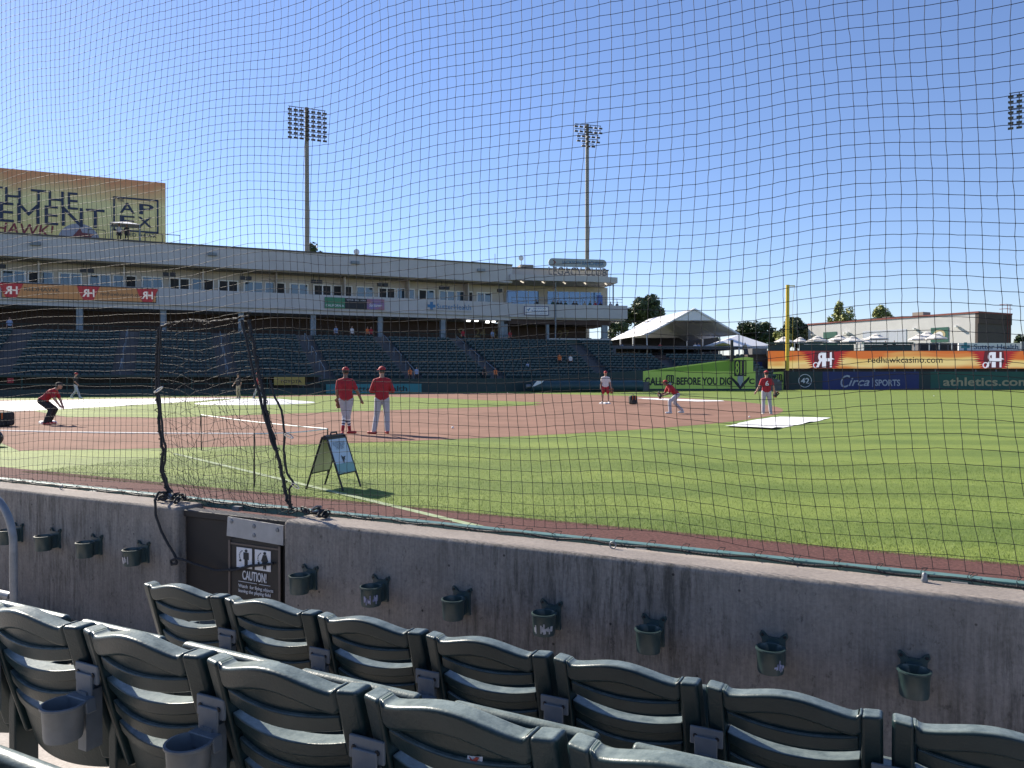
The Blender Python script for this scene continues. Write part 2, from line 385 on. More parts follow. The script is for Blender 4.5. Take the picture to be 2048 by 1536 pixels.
gp = cornerarc(27.43, 0, math.pi - .32, math.pi / 2 + .25)[::-1]
ig = [fld(e0 + 4, e0)] + cornerarc(27.43, 0, math.pi - .33, math.pi / 2 + .26) + cornerarc(27.43, 27.43, -math.pi / 2 - .26, -math.pi + .26) + cornerarc(0, 27.43, -.26, -math.pi / 2 + .33) + [fld(e0, e0 + 4)]
mb = MB().sheet(ig, .010); struct('infield_grass', mb, M['turf'])
# chalk foul line on the grass
p0 = gnd(366, 907); a0 = acoord(p0)
mb = MB().sheet([fld(a0, -.05), fld(a0, .05), fld(a0 + 13.2, .05), fld(a0 + 13.2, -.05)], .008); struct('foul_line', mb, M['chalk'])
# far warning track below the fence
mb = MB().sheet([(-4, 83.5), (24, 84.2), (30, 88.4), (120, 88.6), (120, 92), (-4, 92)], .006); struct('far_warning_track', mb, M['dirt'])

def wavysheet(poly, z, amp, seed, n=14):       # thin tarpaulin lying on the ground with low folds, as a triangulated fan grid
    bm = bmesh.new(); vs = [bm.verts.new((p[0], p[1], 0)) for p in poly]; f = bm.faces.new(vs)
    bmesh.ops.triangulate(bm, faces=[f]); bmesh.ops.subdivide_edges(bm, edges=bm.edges[:], cuts=n, use_grid_fill=True)
    mbx = MB(); bm.verts.ensure_lookup_table(); bm.verts.index_update()
    r2 = random.Random(seed); ph = [(r2.uniform(.4, 2.2), r2.uniform(.4, 2.2), r2.uniform(0, 6)) for _ in range(5)]
    V = [(v.co.x, v.co.y, z + amp * max(0, sum(math.sin(a * v.co.x + b * v.co.y + c) for a, b, c in ph) / 2.2)) for v in bm.verts]
    mbx.add(V, [tuple(v.index for v in f.verts) for f in bm.faces]); bm.free(); return mbx
tp = [fld(-.5, -.5), fld(8, -.6), fld(17, .4), fld(12.5, 6.5), fld(7, 12), fld(2.2, 16.4), fld(-.4, 9)]
solo('home_plate_tarp', wavysheet(tp, .018, .02, 1), M['tarp'], 'long white tarpaulin covering the home plate area at far left', 'tarp')
mc = [(MOUND.x + 3.35 * math.cos(t), MOUND.y + 3.35 * math.sin(t)) for t in np.linspace(0, 2 * math.pi, 40, endpoint=False)]
mb = MB(); prof = [(3.35, .012), (3.3, .03), (2.2, .13), (1.2, .24), (.5, .25), (.001, .25)]
mb.lathe(prof, 40); 
solo('mound_cover', mb, M['tarp'], 'round white cover over the pitcher mound on the infield grass', 'tarp', (MOUND.x, MOUND.y, 0))
fp = gnd(556, 803)
mb = MB().box((0, 0, .30), (1.7, .7, .10), mi=0).box((.5, -.12, .37), (.9, .5, .06), mi=1)
solo('folded_flag_tarp', wavysheet([(-.9, -.4), (1.0, -.35), (.9, .4), (-.8, .45)], .02, .10, 5, 6), mat('red tarp', (.40, .03, .035), .6), 'crumpled red cloth lying at the right edge of the white mound cover', 'cloth', tuple(gnd(566, 806)))
tq = [gnd(1450, 854), gnd(1500, 842), gnd(1560, 834), gnd(1662, 836), gnd(1640, 842), gnd(1545, 860)]
solo('outfield_tarp', wavysheet([(p.x, p.y) for p in tq], .014, .03, 2), M['tarp'], 'white tarpaulin on grass at near edge of infield dirt, behind player number 6', 'tarp')
ts = [gnd(1272, 797.5), gnd(1300, 796.6), gnd(1440, 801.2), gnd(1450, 802.5), gnd(1395, 803.2), gnd(1330, 800.5)]
solo('far_strip_tarp', wavysheet([(p.x, p.y) for p in ts], .014, .02, 3), M['tarp'], 'narrow white tarpaulin strip at far edge of the infield dirt', 'tarp')
def base(name, c, label):
    mb = MB().lathe([(.33, 0), (.33, .05), (.28, .085), (.001, .09)], 4)
    o = solo(name, mb, M['white'], label, 'base', (c.x, c.y, .004), math.atan2(bv.y, bv.x) + math.pi / 4, 'white bases on the infield', smooth=False); return o
base('base', FB, 'white first base under the crouching player in black trousers')
base('base', SB, 'white second base under the player in red shorts')

# grass blades standing in the nearest turf
n = 190000; rr = rng.uniform(-13, 5.5, n); dd = 7.62 + 8.0 * rng.random(n) ** 1.6
X = rr * NR.x + dd * ND.x; Y = rr * NR.y + dd * ND.y
px = 1024 + FPX * X / Y; ok = (px > -150) & (px < 2250); X, Y = X[ok], Y[ok]; n = len(X)
an = rng.uniform(0, 6.283, n); h = rng.uniform(.010, .026, n); w = rng.uniform(.0012, .0024, n); ln = rng.uniform(.2, .9, n) * h; la = rng.uniform(0, 6.283, n)
V = np.zeros((n, 3, 3)); V[:, 0] = np.stack([X - w * np.cos(an), Y - w * np.sin(an), np.zeros(n)], 1); V[:, 1] = np.stack([X + w * np.cos(an), Y + w * np.sin(an), np.zeros(n)], 1)
V[:, 2] = np.stack([X + ln * np.cos(la), Y + ln * np.sin(la), h], 1)
me = bpy.data.meshes.new('grass_blades'); me.vertices.add(3 * n); me.vertices.foreach_set('co', V.ravel()); me.loops.add(3 * n); me.loops.foreach_set('vertex_index', np.arange(3 * n))
me.polygons.add(n); me.polygons.foreach_set('loop_start', np.arange(0, 3 * n, 3)); me.update(calc_edges=True); me.materials.append(M['blade'])
o = link('grass_blades', me); o['kind'] = 'stuff'; o['label'] = 'short green grass blades along the edge of the warning track'; o['category'] = 'grass'

# ------------------------------------------------------------------ near stand: terraces, wall, gate
FLOOR = [-.17, .037, .244, .45, .66]
HW = .735
mb = MB()
ds = [3.9, 2.02, 1.12, .22, -.7, -3.5]
for i in range(5): mb.bb(-14, 7, ds[i + 1] + (.0 if i == 4 else 0), ds[i], -.6, FLOOR[i])
o = struct('seating_terrace', mb, M['step']); o.rotation_euler = (0, 0, NA)

G0, G1 = -4.21, -3.29                          # gate opening in the wall
WD = 3.45
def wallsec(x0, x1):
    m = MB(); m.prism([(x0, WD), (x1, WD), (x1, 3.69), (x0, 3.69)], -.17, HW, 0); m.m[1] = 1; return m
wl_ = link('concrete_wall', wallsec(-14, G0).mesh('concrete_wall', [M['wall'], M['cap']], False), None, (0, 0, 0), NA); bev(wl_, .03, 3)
tag(wl_, 'grey concrete field wall left of the dark gate, behind the handrail', 'wall', 'concrete walls along the field')
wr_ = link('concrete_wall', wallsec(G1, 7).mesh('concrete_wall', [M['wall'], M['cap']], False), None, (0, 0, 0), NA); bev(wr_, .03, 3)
tag(wr_, 'long stained concrete field wall right of the gate, with seven cup holders', 'wall', 'concrete walls along the field')
for nm, x0, x1, lb in (('a', -14, -4.32, 'pale green steel rail along wall top left of the gate'), ('b', -4.30, 7, 'green steel rail along wall top from the gate to the right')):
    t = thing('net_rail', lb, 'rail', (0, 0, 0), NA, 'green rails on the wall top')
    part('tube', MB().bb(x0, x1, 3.70, 3.755, HW - .035, HW + .016), M['greenrail'], t, False, bevel=.004)
    x = x0 + .4
    while x < x1:
        part('foot', MB().bb(x - .03, x + .03, 3.66, 3.702, HW - .03, HW - .002), M['steel'], t, False); x += 1.37

# gate with caution notice
g = thing('field_gate', 'dark brown gate set in the gap of the concrete wall', 'gate', tuple(near((G0 + G1) / 2, 3.55, -.17)), NA)
gw = (G1 - G0) / 2 - .015
part('door_panel', MB().bb(-gw, gw, -.03, .03, .02, .84), M['brown'], g, False, bevel=.004)
part('top_rail', MB().bb(-gw, gw, -.05, .05, .842, .885), M['brown'], g, False, bevel=.006)
part('hinge_plate', MB().bb(-gw + .02, -gw + .06, -.042, -.03, .30, .36), M['steel'], g, False); part('hinge_plate', MB().bb(gw - .06, gw - .02, -.042, -.03, .74, .78), M['steel'], g, False)
part('latch', MB().bb(-.06, 0, -.044, -.031, .18, .24), M['steel'], g, False)
part('threshold', MB().bb(-gw, gw, -.03, .03, 0, .018), M['steel'], g, False)
wb = thing('white_board', 'tilted white board with three bolts fixed to the top of the gate', 'board', tuple(near(-3.55, 3.492, .632)), NA)
part('panel', MB().prismy([(-.235, -.045), (.235, -.06), (.235, .06), (-.225, .075)], -.012, .0), mat('white board', (.38, .37, .35), .6, var=.15, vs=12), wb, False)
for bx, bz in ((-.19, .05), (0, .035), (.19, .03), (0, -.02)):
    part('bolt', MB().lathe([(.001, .008), (.012, .006), (.014, 0)], 8).xf(Matrix.Rotation(R(90), 4, 'X')).xf(Matrix.Translation((bx, -.012, bz))), M['steel'], wb)
sg = thing('caution_sign', 'black caution sign with two pictogram panels on the gate', 'sign', tuple(near(-3.56, 3.515, .17)), NA); sg.scale = (1, 1, .68)
MBL = mat('sign black', (.016, .015, .016), .45)
part('panel', MB().prismy([(-.225, 0), (.2, 0), (.2, .575), (.13, .60), (0, .61), (-.14, .60), (-.225, .575)], -.012, 0), MBL, sg, False)
for x in (-.222, .197): part('edge_strip', MB().bb(x - .008, x + .008, -.018, -.012, .01, .57), mat('strip', (.13, .10, .08), .6), sg, False)
part('edge_strip', MB().bb(-.21, .19, -.018, -.012, .535, .55), mat('strip2', (.13, .10, .08), .6), sg, False)
for k, x in enumerate((-.095, .06)):
    q = part('pictogram_panel', MB().bb(x - .065, x + .065, -.016, -.0125, .33, .515), M['white2'], sg, False)
    f = MB(); y0, y1 = -.0185, -.0165; cx = x + .018
    f.prismy([(cx + .011 * math.cos(t), .49 + .013 * math.sin(t)) for t in np.linspace(0, 6.283, 10, endpoint=False)], y0, y1)
    if k == 0: f.prismy([(cx - .022, .475), (cx + .022, .475), (cx + .022, .41), (cx + .013, .41), (cx + .013, .345), (cx + .002, .345), (cx, .40), (cx - .002, .345), (cx - .013, .345), (cx - .013, .41), (cx - .022, .41)], y0, y1)
    else: f.prismy([(cx - .013, .475), (cx + .013, .475), (cx + .03, .415), (cx + .02, .415), (cx + .02, .398), (cx + .012, .395), (cx + .012, .345), (cx + .003, .345), (cx, .395), (cx - .003, .345), (cx - .012, .345), (cx - .012, .395), (cx - .02, .398), (cx - .02, .415), (cx - .03, .415)], y0, y1)
    for i in range(7):
        a = R(120 + 16 * i); f.box((cx - .012 + .045 * math.cos(a), (y0 + y1) / 2, .45 + .055 * math.sin(a) - .012), (.006, .002, .008))
    f.prismy([(cx - .05 + .009 * math.cos(t), .395 + .009 * math.sin(t)) for t in np.linspace(0, 6.283, 8, endpoint=False)], y0, y1)
    link('figure', f.mesh('figure', M['ink'], False), q)
text('CAUTION!', M['white2'], sg, w=.20, h=.085, c=(-.01, -.0165, .265), bold=.01, depth=.003)
part('rule', MB().bb(-.145, .01, -.016, -.013, .2, .204).bb(.03, .12, -.016, -.013, .2, .204), M['white2'], sg, False)
text('Watch  for flying objects\nleaving the playing field', M['white2'], sg, w=.29, h=.085, c=(.0, -.0165, .135), depth=.003)

# ------------------------------------------------------------------ handrail at the far left of the near row
hr = thing('handrail', 'galvanised steel handrail loop with dark green panel at far left', 'handrail', tuple(near(-4.16, 2.40, -.17)), NA)
arcp = [(0, 0, .02), (0, 0, .5), (0, 0, .88)] + [(-.28 + .28 * math.cos(t), 0, .88 + .26 * math.sin(t)) for t in np.linspace(.15, math.pi / 2, 8)] + [(-1.3, 0, 1.14), (-2.0, 0, 1.14)]
part('rail_tube', MB().tube(arcp, .019, 12), M['steel'], hr)
part('mid_rail', MB().tube([(-.022, 0, .60), (-1.95, 0, .60)], .022, 10), M['steel'], hr)
part('foot_plate', MB().bb(-.06, .06, -.06, .06, 0, .02), M['steel'], hr, False)
part('far_post', MB().tube([(-1.95, 0, 0), (-1.95, 0, 1.13)], .024, 10), M['steel'], hr)
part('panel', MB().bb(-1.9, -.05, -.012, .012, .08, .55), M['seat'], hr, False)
# ------------------------------------------------------------------ near seats
ZB = .37
def surf(x, h):                                # rear surface line of the moulded back: x across, h up the back
    lean = -.30 * (h - .1)
    return lean - .052 * (1 - (x / .23) ** 2) * (0.55 + .45 * min(1, (.5 - h) / .3 if h > .2 else 1))
def slab(x0, x1, lo, hi, y0, y1, nx=14, nh=3, flat=False):
    """closed slab following surf(), between offsets y0 (rear) and y1 (front)"""
    m = MB(); vs = []
    for side in (y0, y1):
        for i in range(nx + 1):
            x = x0 + (x1 - x0) * i / nx; a, b_ = lo(x), hi(x)
            for j in range(nh + 1):
                h = a + (b_ - a) * j / nh; vs.append((x, surf(x, h) + side, ZB + h))
    k = (nx + 1) * (nh + 1); idx = lambda s, i, j: s * k + i * (nh + 1) + j; fs = []
    for i in range(nx):
        for j in range(nh):
            fs.append((idx(0, i, j), idx(0, i + 1, j), idx(0, i + 1, j + 1), idx(0, i, j + 1)))
            fs.append((idx(1, i, j), idx(1, i, j + 1), idx(1, i + 1, j + 1), idx(1, i + 1, j)))
        fs.append((idx(0, i, 0), idx(1, i, 0), idx(1, i + 1, 0), idx(0, i + 1, 0)))
        fs.append((idx(0, i, nh), idx(0, i + 1, nh), idx(1, i + 1, nh), idx(1, i, nh)))
    for j in range(nh):
        fs.append((idx(0, 0, j), idx(0, 0, j + 1), idx(1, 0, j + 1), idx(1, 0, j)))
        fs.append((idx(0, nx, j), idx(1, nx, j), idx(1, nx, j + 1), idx(0, nx, j + 1)))
    return m.add(vs, fs)
def ztop(x):
    if abs(x) > .178: return .468
    return .452 + .034 * math.cos(math.pi / 2 * x / .178) ** 1.5
def cst(v): return lambda x: v
def bow(v, k=.012): return lambda x: v - k * (1 - (x / .19) ** 2)
PARTS = {}
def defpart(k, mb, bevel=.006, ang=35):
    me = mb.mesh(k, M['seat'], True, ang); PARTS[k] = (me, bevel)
br = slab(-.190, .190, lambda x: ztop(x) - .062, ztop, -.026, .034, 22, 2)
for s in (-1, 1):
    a, b_ = (.186, .241) if s > 0 else (-.241, -.186)
    br.join(slab(a, b_, cst(.02), lambda x: .461, -.028, .038, 3, 12))
defpart('backrest', br, .016)
defpart('upper_panel', slab(-.18, .18, bow(.380, .018), lambda x: ztop(x) - .058, -.002, .014, 16, 4), .003)
defpart('upper_slat', slab(-.181, .181, bow(.350, .022), bow(.390, .018), -.016, .012, 16, 1), .006)
defpart('middle_slat', slab(-.184, .184, bow(.285, .024), bow(.320, .022), -.016, .044, 16, 1), .005)
defpart('middle_panel', slab(-.18, .18, bow(.242, .024), bow(.290, .024), -.002, .014, 16, 2), .003)
defpart('lower_slat', slab(-.181, .181, bow(.211, .026), bow(.250, .024), -.016, .012, 16, 1), .006)
defpart('bottom_slat', slab(-.184, .184, bow(.145, .026), bow(.182, .026), -.016, .044, 16, 1), .005)
defpart('lower_panel', slab(-.181, .181, lambda x: -.03 + .25 * x * x, bow(.15, .026), -.008, .012, 16, 3), .006)
# tip-up seat pan, standing nearly upright in front of the back
pan = MB(); vs = []
for i in range(9):
    x = -.205 + .41 * i / 8
    for (y, z) in ((.05, .435), (.09, .465), (.14, .545), (.178, .698), (.203, .703), (.218, .682), (.16, .475), (.08, .38)):
        vs.append((x, y, z - .012 * (1 - (x / .205) ** 2) * (1 if z < .66 else 0)))
fs = [(i * 8 + j, i * 8 + (j + 1) % 8, (i + 1) * 8 + (j + 1) % 8, (i + 1) * 8 + j) for i in range(8) for j in range(8)] + [tuple(range(7, -1, -1)), tuple(64 + j for j in range(8))]
pan.add(vs, fs); defpart('seat_pan', pan, .012, 50)
st = MB().bb(-.272, -.236, -.03, .05, 0, .52).bb(-.30, -.21, -.07, .12, 0, .014)
defpart('standard', st, .006)
arm = MB().prismy([(-.275, .545), (-.275, .575), (-.233, .575), (-.233, .545)], -.03, .22).bb(-.265, -.243, .0, .04, .52, .55)
defpart('armrest', arm, .008)
def near_seat(row, r, D, z, label, group):
    t = thing('stadium_seat', label, 'seat', tuple(near(r, D + .115, z)), NA, group)
    def p(k, par):
        o = link(k, PARTS[k][0], par); bev(o, PARTS[k][1], 4 if k == 'backrest' else 2); return o
    b = p('backrest', t)
    for k in ('upper_panel', 'upper_slat', 'middle_slat', 'middle_panel', 'lower_slat', 'bottom_slat', 'lower_panel'): p(k, b)
    sr = random.Random(label); t.rotation_euler.z += R(sr.uniform(-.9, .9))
    for k in ('seat_pan', 'standard', 'armrest'): o = p(k, t)
    for o in t.children:
        if o.name.startswith('seat_pan'): o.rotation_euler.x = R(sr.uniform(-1.6, 1.2))
    return t
P1, P2, P3 = .2155 * 2.33, .355 * 1.41, .50
lab1 = ['green slatted seat at bottom right corner, front row by the concrete wall', 'green front row seat whose back is below the sixth wall cup holder from the gate',
        'green front row seat third from the right frame edge', 'dark green front row seat in the middle of the front row', 'green front row seat just right of the gate sign',
        'green front row seat directly in front of the caution sign', 'leftmost green front row seat, below the dark gate']
for k in range(7):
    near_seat(1, -2.33 * (.0087 + .2155 * k) + .235, 2.33, FLOOR[0], lab1[k], 'front row seats by the wall')
lab2 = {-1: 'second row seat showing only its seat edge at bottom right of centre', 0: 'green second row seat cut off at bottom centre, right of the stickered seat', 1: 'green second row seat with a small white and red sticker on its back',
        2: 'green second row seat between the two grey cup holders and the stickered seat', 3: 'grey green second row seat between two grey cup holders', 4: 'second row seat at left edge with bright slits in its back', 5: 'second row seat mostly outside the left edge'}
for k in range(-1, 6):
    near_seat(2, -1.41 * (.416 + .355 * k) + .235, 1.41, FLOOR[1], lab2[k], 'second row seats')
for k, lb in enumerate(('third row seat tipped up at the bottom left corner, its rim only showing', 'third row seat beside the bottom left corner seat', 'third row seat farthest left, out past the corner')):
    near_seat(3, -.88 - .5 * k, .48, FLOOR[2], lb, 'third row seats')
# sticker on the second-row seat
xs = -1.41 * (.416 + .355) + .235
stk = MB(); 
o = thing('sticker', 'small white sticker with a red bird mark on second row seat back', 'sticker', tuple(near(xs, 1.525, FLOOR[1])), NA)
sx, sh = .05, .372
sy = surf(sx, sh) - .0045
part('label_sheet', MB().box((sx, sy - .001, ZB + sh), (.036, .0016, .034), rx=R(-12)), M['white2'], o, False)
part('print', MB().prismy([(sx - .012, ZB + sh + .008), (sx - .004, ZB + sh + .002), (sx + .004, ZB + sh + .010), (sx + .013, ZB + sh + .011), (sx + .006, ZB + sh), (sx + .012, ZB + sh - .009), (sx, ZB + sh - .006), (sx - .009, ZB + sh - .010), (sx - .006, ZB + sh - .002)], sy - .0052, sy - .0034), mat('print red', (.30, .04, .03), .6), o, False)

# ------------------------------------------------------------------ cup holders
def cup_mesh(r0=.053, r1=.048, h=.094):
    return MB().lathe([(.001, 0), (r1, 0), (r1 + .002, .01), (r0, h - .008), (r0 + .005, h - .004), (r0 + .005, h + .002), (r0 - .002, h + .003), (r0 - .005, h - .006), (r1 - .004, .01), (.001, .008)], 24)
cupm = cup_mesh().mesh('cup', M['cupgreen'], True, 50)
brm = MB().prismy([(-.045, .0), (.045, .0), (.045, .10), (.055, .118), (.05, .132), (.038, .128), (.02, .11), (-.02, .11), (-.038, .128), (-.05, .132), (-.055, .118), (-.045, .10)], .075, .092).bb(-.025, .025, .045, .08, .005, .095).mesh('bracket', M['cupgreen'], False)
scm = MB().lathe([(.001, .004), (.006, .003), (.007, 0)], 8).xf(Matrix.Rotation(R(90), 4, 'X')).mesh('screw', M['black'])
tans = [1.40, 1.228, 1.072, .916, .765, .610, .458, .304, .1468, -.0122]
tans = [1.73, 1.55, 1.37, 1.20] + [.916, .765, .610, .458, .304, .1468, -.0122]
pxs = [10, 85, 168, 262]
for i in range(4): tans[i] = math.tan(R(27) - math.atan((pxs[i] - 1024) / FPX))
names = ['green wall cup holder at the left frame edge behind the handrail', 'green wall cup holder touching the handrail loop', 'plain green wall cup holder third from left, left of the gate', 'green wall cup holder with worn white sticker, nearest to the gate on its left',
         'plain green wall cup holder just right of the gate', 'wall cup holder with torn white and blue sticker, second right of the gate', 'plain green wall cup holder third right of the gate', 'dark wall cup holder with flaked white paint patches',
         'plain pale green wall cup holder fifth right of the gate', 'dark wall cup holder with white and blue sticker remnant at right', 'rightmost plain green wall cup holder']
stick = {3: (.55, .5, .5), 5: (.5, .5, .6), 7: (.6, .6, .6), 9: (.6, .62, .72)}
for i, t in enumerate(tans):
    Dc = WD - .092 * 1.07 + .002; r = -t * (Dc)
    th = thing('cup_holder', names[i], 'cup holder', tuple(near(r, Dc, .35)), NA, 'cup holders bolted to the wall'); th.scale = (1.07, 1.07, 1.07)
    c = link('cup', cupm, th); link('bracket', brm, th)
    for s in (-1, 1):
        o = link('screw', scm, th); o.location = (s * .043, .0755, .118)
    if i in stick:
        rs = random.Random(i); m = MB()
        a0, a1 = {3: (-150, -60), 5: (-95, -15), 7: (-120, -20), 9: (-70, -10)}[i]
        na = 14
        for j in range(na):
            zz = [.012 + rs.random() * .02, .036 + rs.random() * .028]
            if rs.random() < .18: continue
            for (q0, q1) in ((j, j + 1),):
                A = [R(a0 + (a1 - a0) * q / na) for q in (q0, q1)]
                rad = lambda z: .047 + .006 * z / .076 + .0028
                m.add([(rad(z) * math.cos(a), rad(z) * math.sin(a), z) for a in A for z in zz], [(0, 2, 3, 1)])
        part('sticker', m, mat('sticker%d' % i, stick[i], .6, var=.1, col2=(.12, .14, .3) if i in (5, 9) else (.3, .3, .3), vs=45), th, False)
cup2 = cup_mesh(.054, .048, .095).mesh('cup', M['cupgrey'], True, 50)
def rear_cup(r, D, z, label):
    th = thing('cup_holder', label, 'cup holder', tuple(near(r, D, z)), NA, 'grey cup holders behind the seats')
    o = link('cup', cup2, th); o.location = (0, -.055, .46)
    m = MB().bb(-.05, .05, .012, .022, .59, .645).bb(-.035, .035, .004, .012, .55, .62).prismy([(-.052, .52), (.052, .52), (.045, .56), (-.045, .56)], -.02, .012)
    part('bracket', m, M['cupgrey'], th, False, bevel=.004)
    for s in (-1, 1):
        o = link('bolt', scm, th); o.location = (s * .033, .011, .618)
    part('strut', MB().bb(-.018, .018, .0, .05, .40, .57), M['cupgrey'], th, False)
nm1 = ['second from the right end', 'third from the right end', 'fourth from the right end', 'below the gate board', 'second from the left end', 'at the left end of the row']
for k in range(1, 7):
    rear_cup(-2.33 * (.0087 + .2155 * (k - 1)) - .005, 2.33 - .015, FLOOR[0] + .05, 'grey cup holder behind the front row, ' + ['at its right end', 'second from right', 'third from right', 'fourth from right', 'fifth from right', 'at its left end'][k - 1])
nm2 = {0: 'cut off at bottom centre beside the stickered seat', 1: 'cut off at the bottom, left of the stickered seat', 2: 'large and grey at bottom, second from left', 3: 'large and grey, nearest the bottom left', 4: 'at the left frame edge'}
for k in range(0, 5):
    rear_cup(-1.41 * (.416 + .355 * k) - .005, 1.41 - .015, FLOOR[1] + .08, 'cup holder behind the second row, ' + nm2[k])

# ------------------------------------------------------------------ safety net
CELL = .0595; RB = math.sqrt(2.3 ** 2)
def tanpx(px): return math.tan(math.atan((px - 1024) / FPX) - R(27))
def sm(a, b, x): t = np.clip((x - a) / (b - a), 0, 1); return t * t * (3 - 2 * t)
prn = np.random.default_rng(11)
PH = [(prn.uniform(.4, 2.6), prn.uniform(.4, 2.6), prn.uniform(0, 6.28), prn.uniform(0, 6.28)) for _ in range(6)]
def netpos(r, z):
    """r along the wall, z up: returns displaced local coordinates on the hanging net"""
    r = np.asarray(r, float); z = np.asarray(z, float); a = np.zeros_like(r); b = np.zeros_like(r); y = np.zeros_like(r)
    for i, (fr, fz, p, q) in enumerate(PH):
        a += .008 * np.sin(fr * 2 * r + fz * 1.3 * z + p); b += .008 * np.sin(fz * 2.2 * r + fr * z + q); y += .012 * np.sin(fr * r + fz * z + p + q)
    low = np.clip((2.1 - z) / 1.3, 0, 1.0)
    a += .16 * low ** 1.6 * sm(-3.0, .6, r)                 # foot of the net pulled to the right
    b += -.03 * low * np.sin(r * 1.7)
    y += .10 * np.clip((z - .85) / 2.2, 0, 1) * np.clip((3.2 - z), 0, 1) * 0
    # gathered towards the two laced openings beside the gate
    for rc, s in ((-4.2, 1), (-3.34, 1)):
        g = np.exp(-((r - rc) / .16) ** 2) * sm(1.95, 1.6, z); b += -.05 * g; y += -.02 * g
    return r + a, 3.665 + y, z + b
def strands(P, n=4, rad=.0013):
    """P: (m,k,3) polylines -> tube vertices and quads"""
    m, k, _ = P.shape; T = np.empty_like(P); T[:, 1:-1] = P[:, 2:] - P[:, :-2]; T[:, 0] = P[:, 1] - P[:, 0]; T[:, -1] = P[:, -1] - P[:, -2]
    T /= np.linalg.norm(T, axis=2, keepdims=True) + 1e-9
    U = np.cross(T, np.array([0, 1., 0])); U /= np.linalg.norm(U, axis=2, keepdims=True) + 1e-9; Wv = np.cross(T, U)
    V = np.stack([P + rad * (math.cos(2 * math.pi * j / n + .4) * U + math.sin(2 * math.pi * j / n + .4) * Wv) for j in range(n)], 2)
    base = np.arange(m * k).reshape(m, k)
    F = []
    for j in range(n):
        j2 = (j + 1) % n
        F.append(np.stack([base[:, :-1] * n + j, base[:, :-1] * n + j2, base[:, 1:] * n + j2, base[:, 1:] * n + j], -1).reshape(-1, 4))
    return V.reshape(-1, 3), np.concatenate(F)
def npmesh(name, Vs, Fs, m):
    V = np.concatenate(Vs); o = 0; FF = []
    for v, f in zip(Vs, Fs): FF.append(f + o); o += len(v)
    F = np.concatenate(FF); me = bpy.data.meshes.new(name); me.vertices.add(len(V)); me.vertices.foreach_set('co', V.ravel())
    k = F.shape[1]; me.loops.add(F.size); me.loops.foreach_set('vertex_index', F.ravel()); me.polygons.add(len(F)); me.polygons.foreach_set('loop_start', np.arange(0, F.size, k))
    me.update(calc_edges=True); me.materials.append(m); me.polygons.foreach_set('use_smooth', [True] * len(F)); return me
def build_net(rs, zs, pos, jit=.0012, kn=.0035, rad=.00135):
    Rg, Zg = np.meshgrid(rs, zs, indexing='ij'); Rg = Rg + prn.normal(0, jit, Rg.shape); Zg = Zg + prn.normal(0, jit, Zg.shape)
    x, y, z = pos(Rg, Zg); K = np.stack([x, y, z], -1)
    def sub(P):                                            # add a slightly slack midpoint between knots
        mid = (P[:, 1:] + P[:, :-1]) / 2 + prn.normal(0, .0008, P[:, 1:].shape) ; out = np.empty((P.shape[0], P.shape[1] * 2 - 1, 3)); out[:, ::2] = P; out[:, 1::2] = mid; return out
    v1, f1 = strands(sub(K), rad=rad); v2, f2 = strands(sub(K.transpose(1, 0, 2).copy()), rad=rad)
    c = K.reshape(-1, 3); off = np.array([(1, 0, 0), (-1, 0, 0), (0, 1, 0), (0, -1, 0), (0, 0, 1), (0, 0, -1)]) * kn
    vk = (c[:, None, :] + off[None]).reshape(-1, 3); b0 = np.arange(len(c))[:, None] * 6
    tri = [(0, 2, 4), (2, 1, 4), (1, 3, 4), (3, 0, 4), (2, 0, 5), (1, 2, 5), (3, 1, 5), (0, 3, 5)]
    fk = np.concatenate([np.concatenate([b0 + t[0], b0 + t[1], b0 + t[2], b0 + t[2]], 1) for t in tri])
    fk = fk[:, :3]; fkq = np.concatenate([fk, fk[:, 2:3]], 1)
    return [v1, v2, vk], [f1, f2], fk
def net_object(name, parts_, label, group=None):
    th = thing(name, label, 'net', (0, 0, 0), NA, group)
    Vs, Fs, fk = parts_
    o = link('mesh_panel', npmesh('mesh_panel', Vs[:2], Fs, M['net']), th)
    kn_ = link('knots', npmesh('knots', Vs[2:], [fk], M['net']), th); kn_['kind'] = 'stuff'
    return th
main = net_object('safety_net', build_net(np.arange(-8.0, 1.9, CELL), np.arange(.79, 4.9, CELL), netpos), 'tall black knotted safety net hanging above the concrete wall')
# bottom lacing: border rope, tied to the rail
rs = np.arange(-8.0, 1.9, .06); x, y, z = netpos(rs, np.full_like(rs, .79)); 
pth = [(a, 3.67 + .004 * math.sin(i * 1.3), HW + .012 + .006 * math.sin(i * .9 + a)) for i, a in enumerate(x)]
part('border_rope', MB().tube(pth, .006, 5), M['rope'], main)
i = 0
for a in np.arange(-7.4, 1.6, .17):
    rrn = random.Random(int(a * 100)); h0 = HW + .012
    part('tie', MB().tube([(a + .014 * math.sin(t * 2) , 3.70 + .045 * math.cos(t), h0 + .03 * math.sin(t)) for t in np.linspace(0, 6.0, 8)] + [(a + rrn.uniform(-.05, .05), 3.65, h0 + .012 + rrn.uniform(-.02, .03))], .0018, 4), M['rope'], main)
for a in (-5.65, -1.28, .08):
    m = MB().lathe([(.012, 0), (.014, .01), (.010, .02), (.010, .035), (.006, .04), (.001, .041)], 10) if a > 0 else MB().tube([(.016 * math.cos(t), .0, .018 + .016 * math.sin(t)) for t in np.linspace(0, 2 * math.pi, 14, endpoint=False)], .0035, 6, closed=True)
    m.xf(Matrix.Translation((a, 3.61, HW + .0)))
    solo('eye_bolt', m, M['steel'], {-5.65: 'steel eye ring on the wall top at far left', -1.28: 'steel eye ring on the wall top right of the gate', .08: 'short steel bolt standing on the wall top at right'}[a], 'bolt', (0, 0, 0), NA)

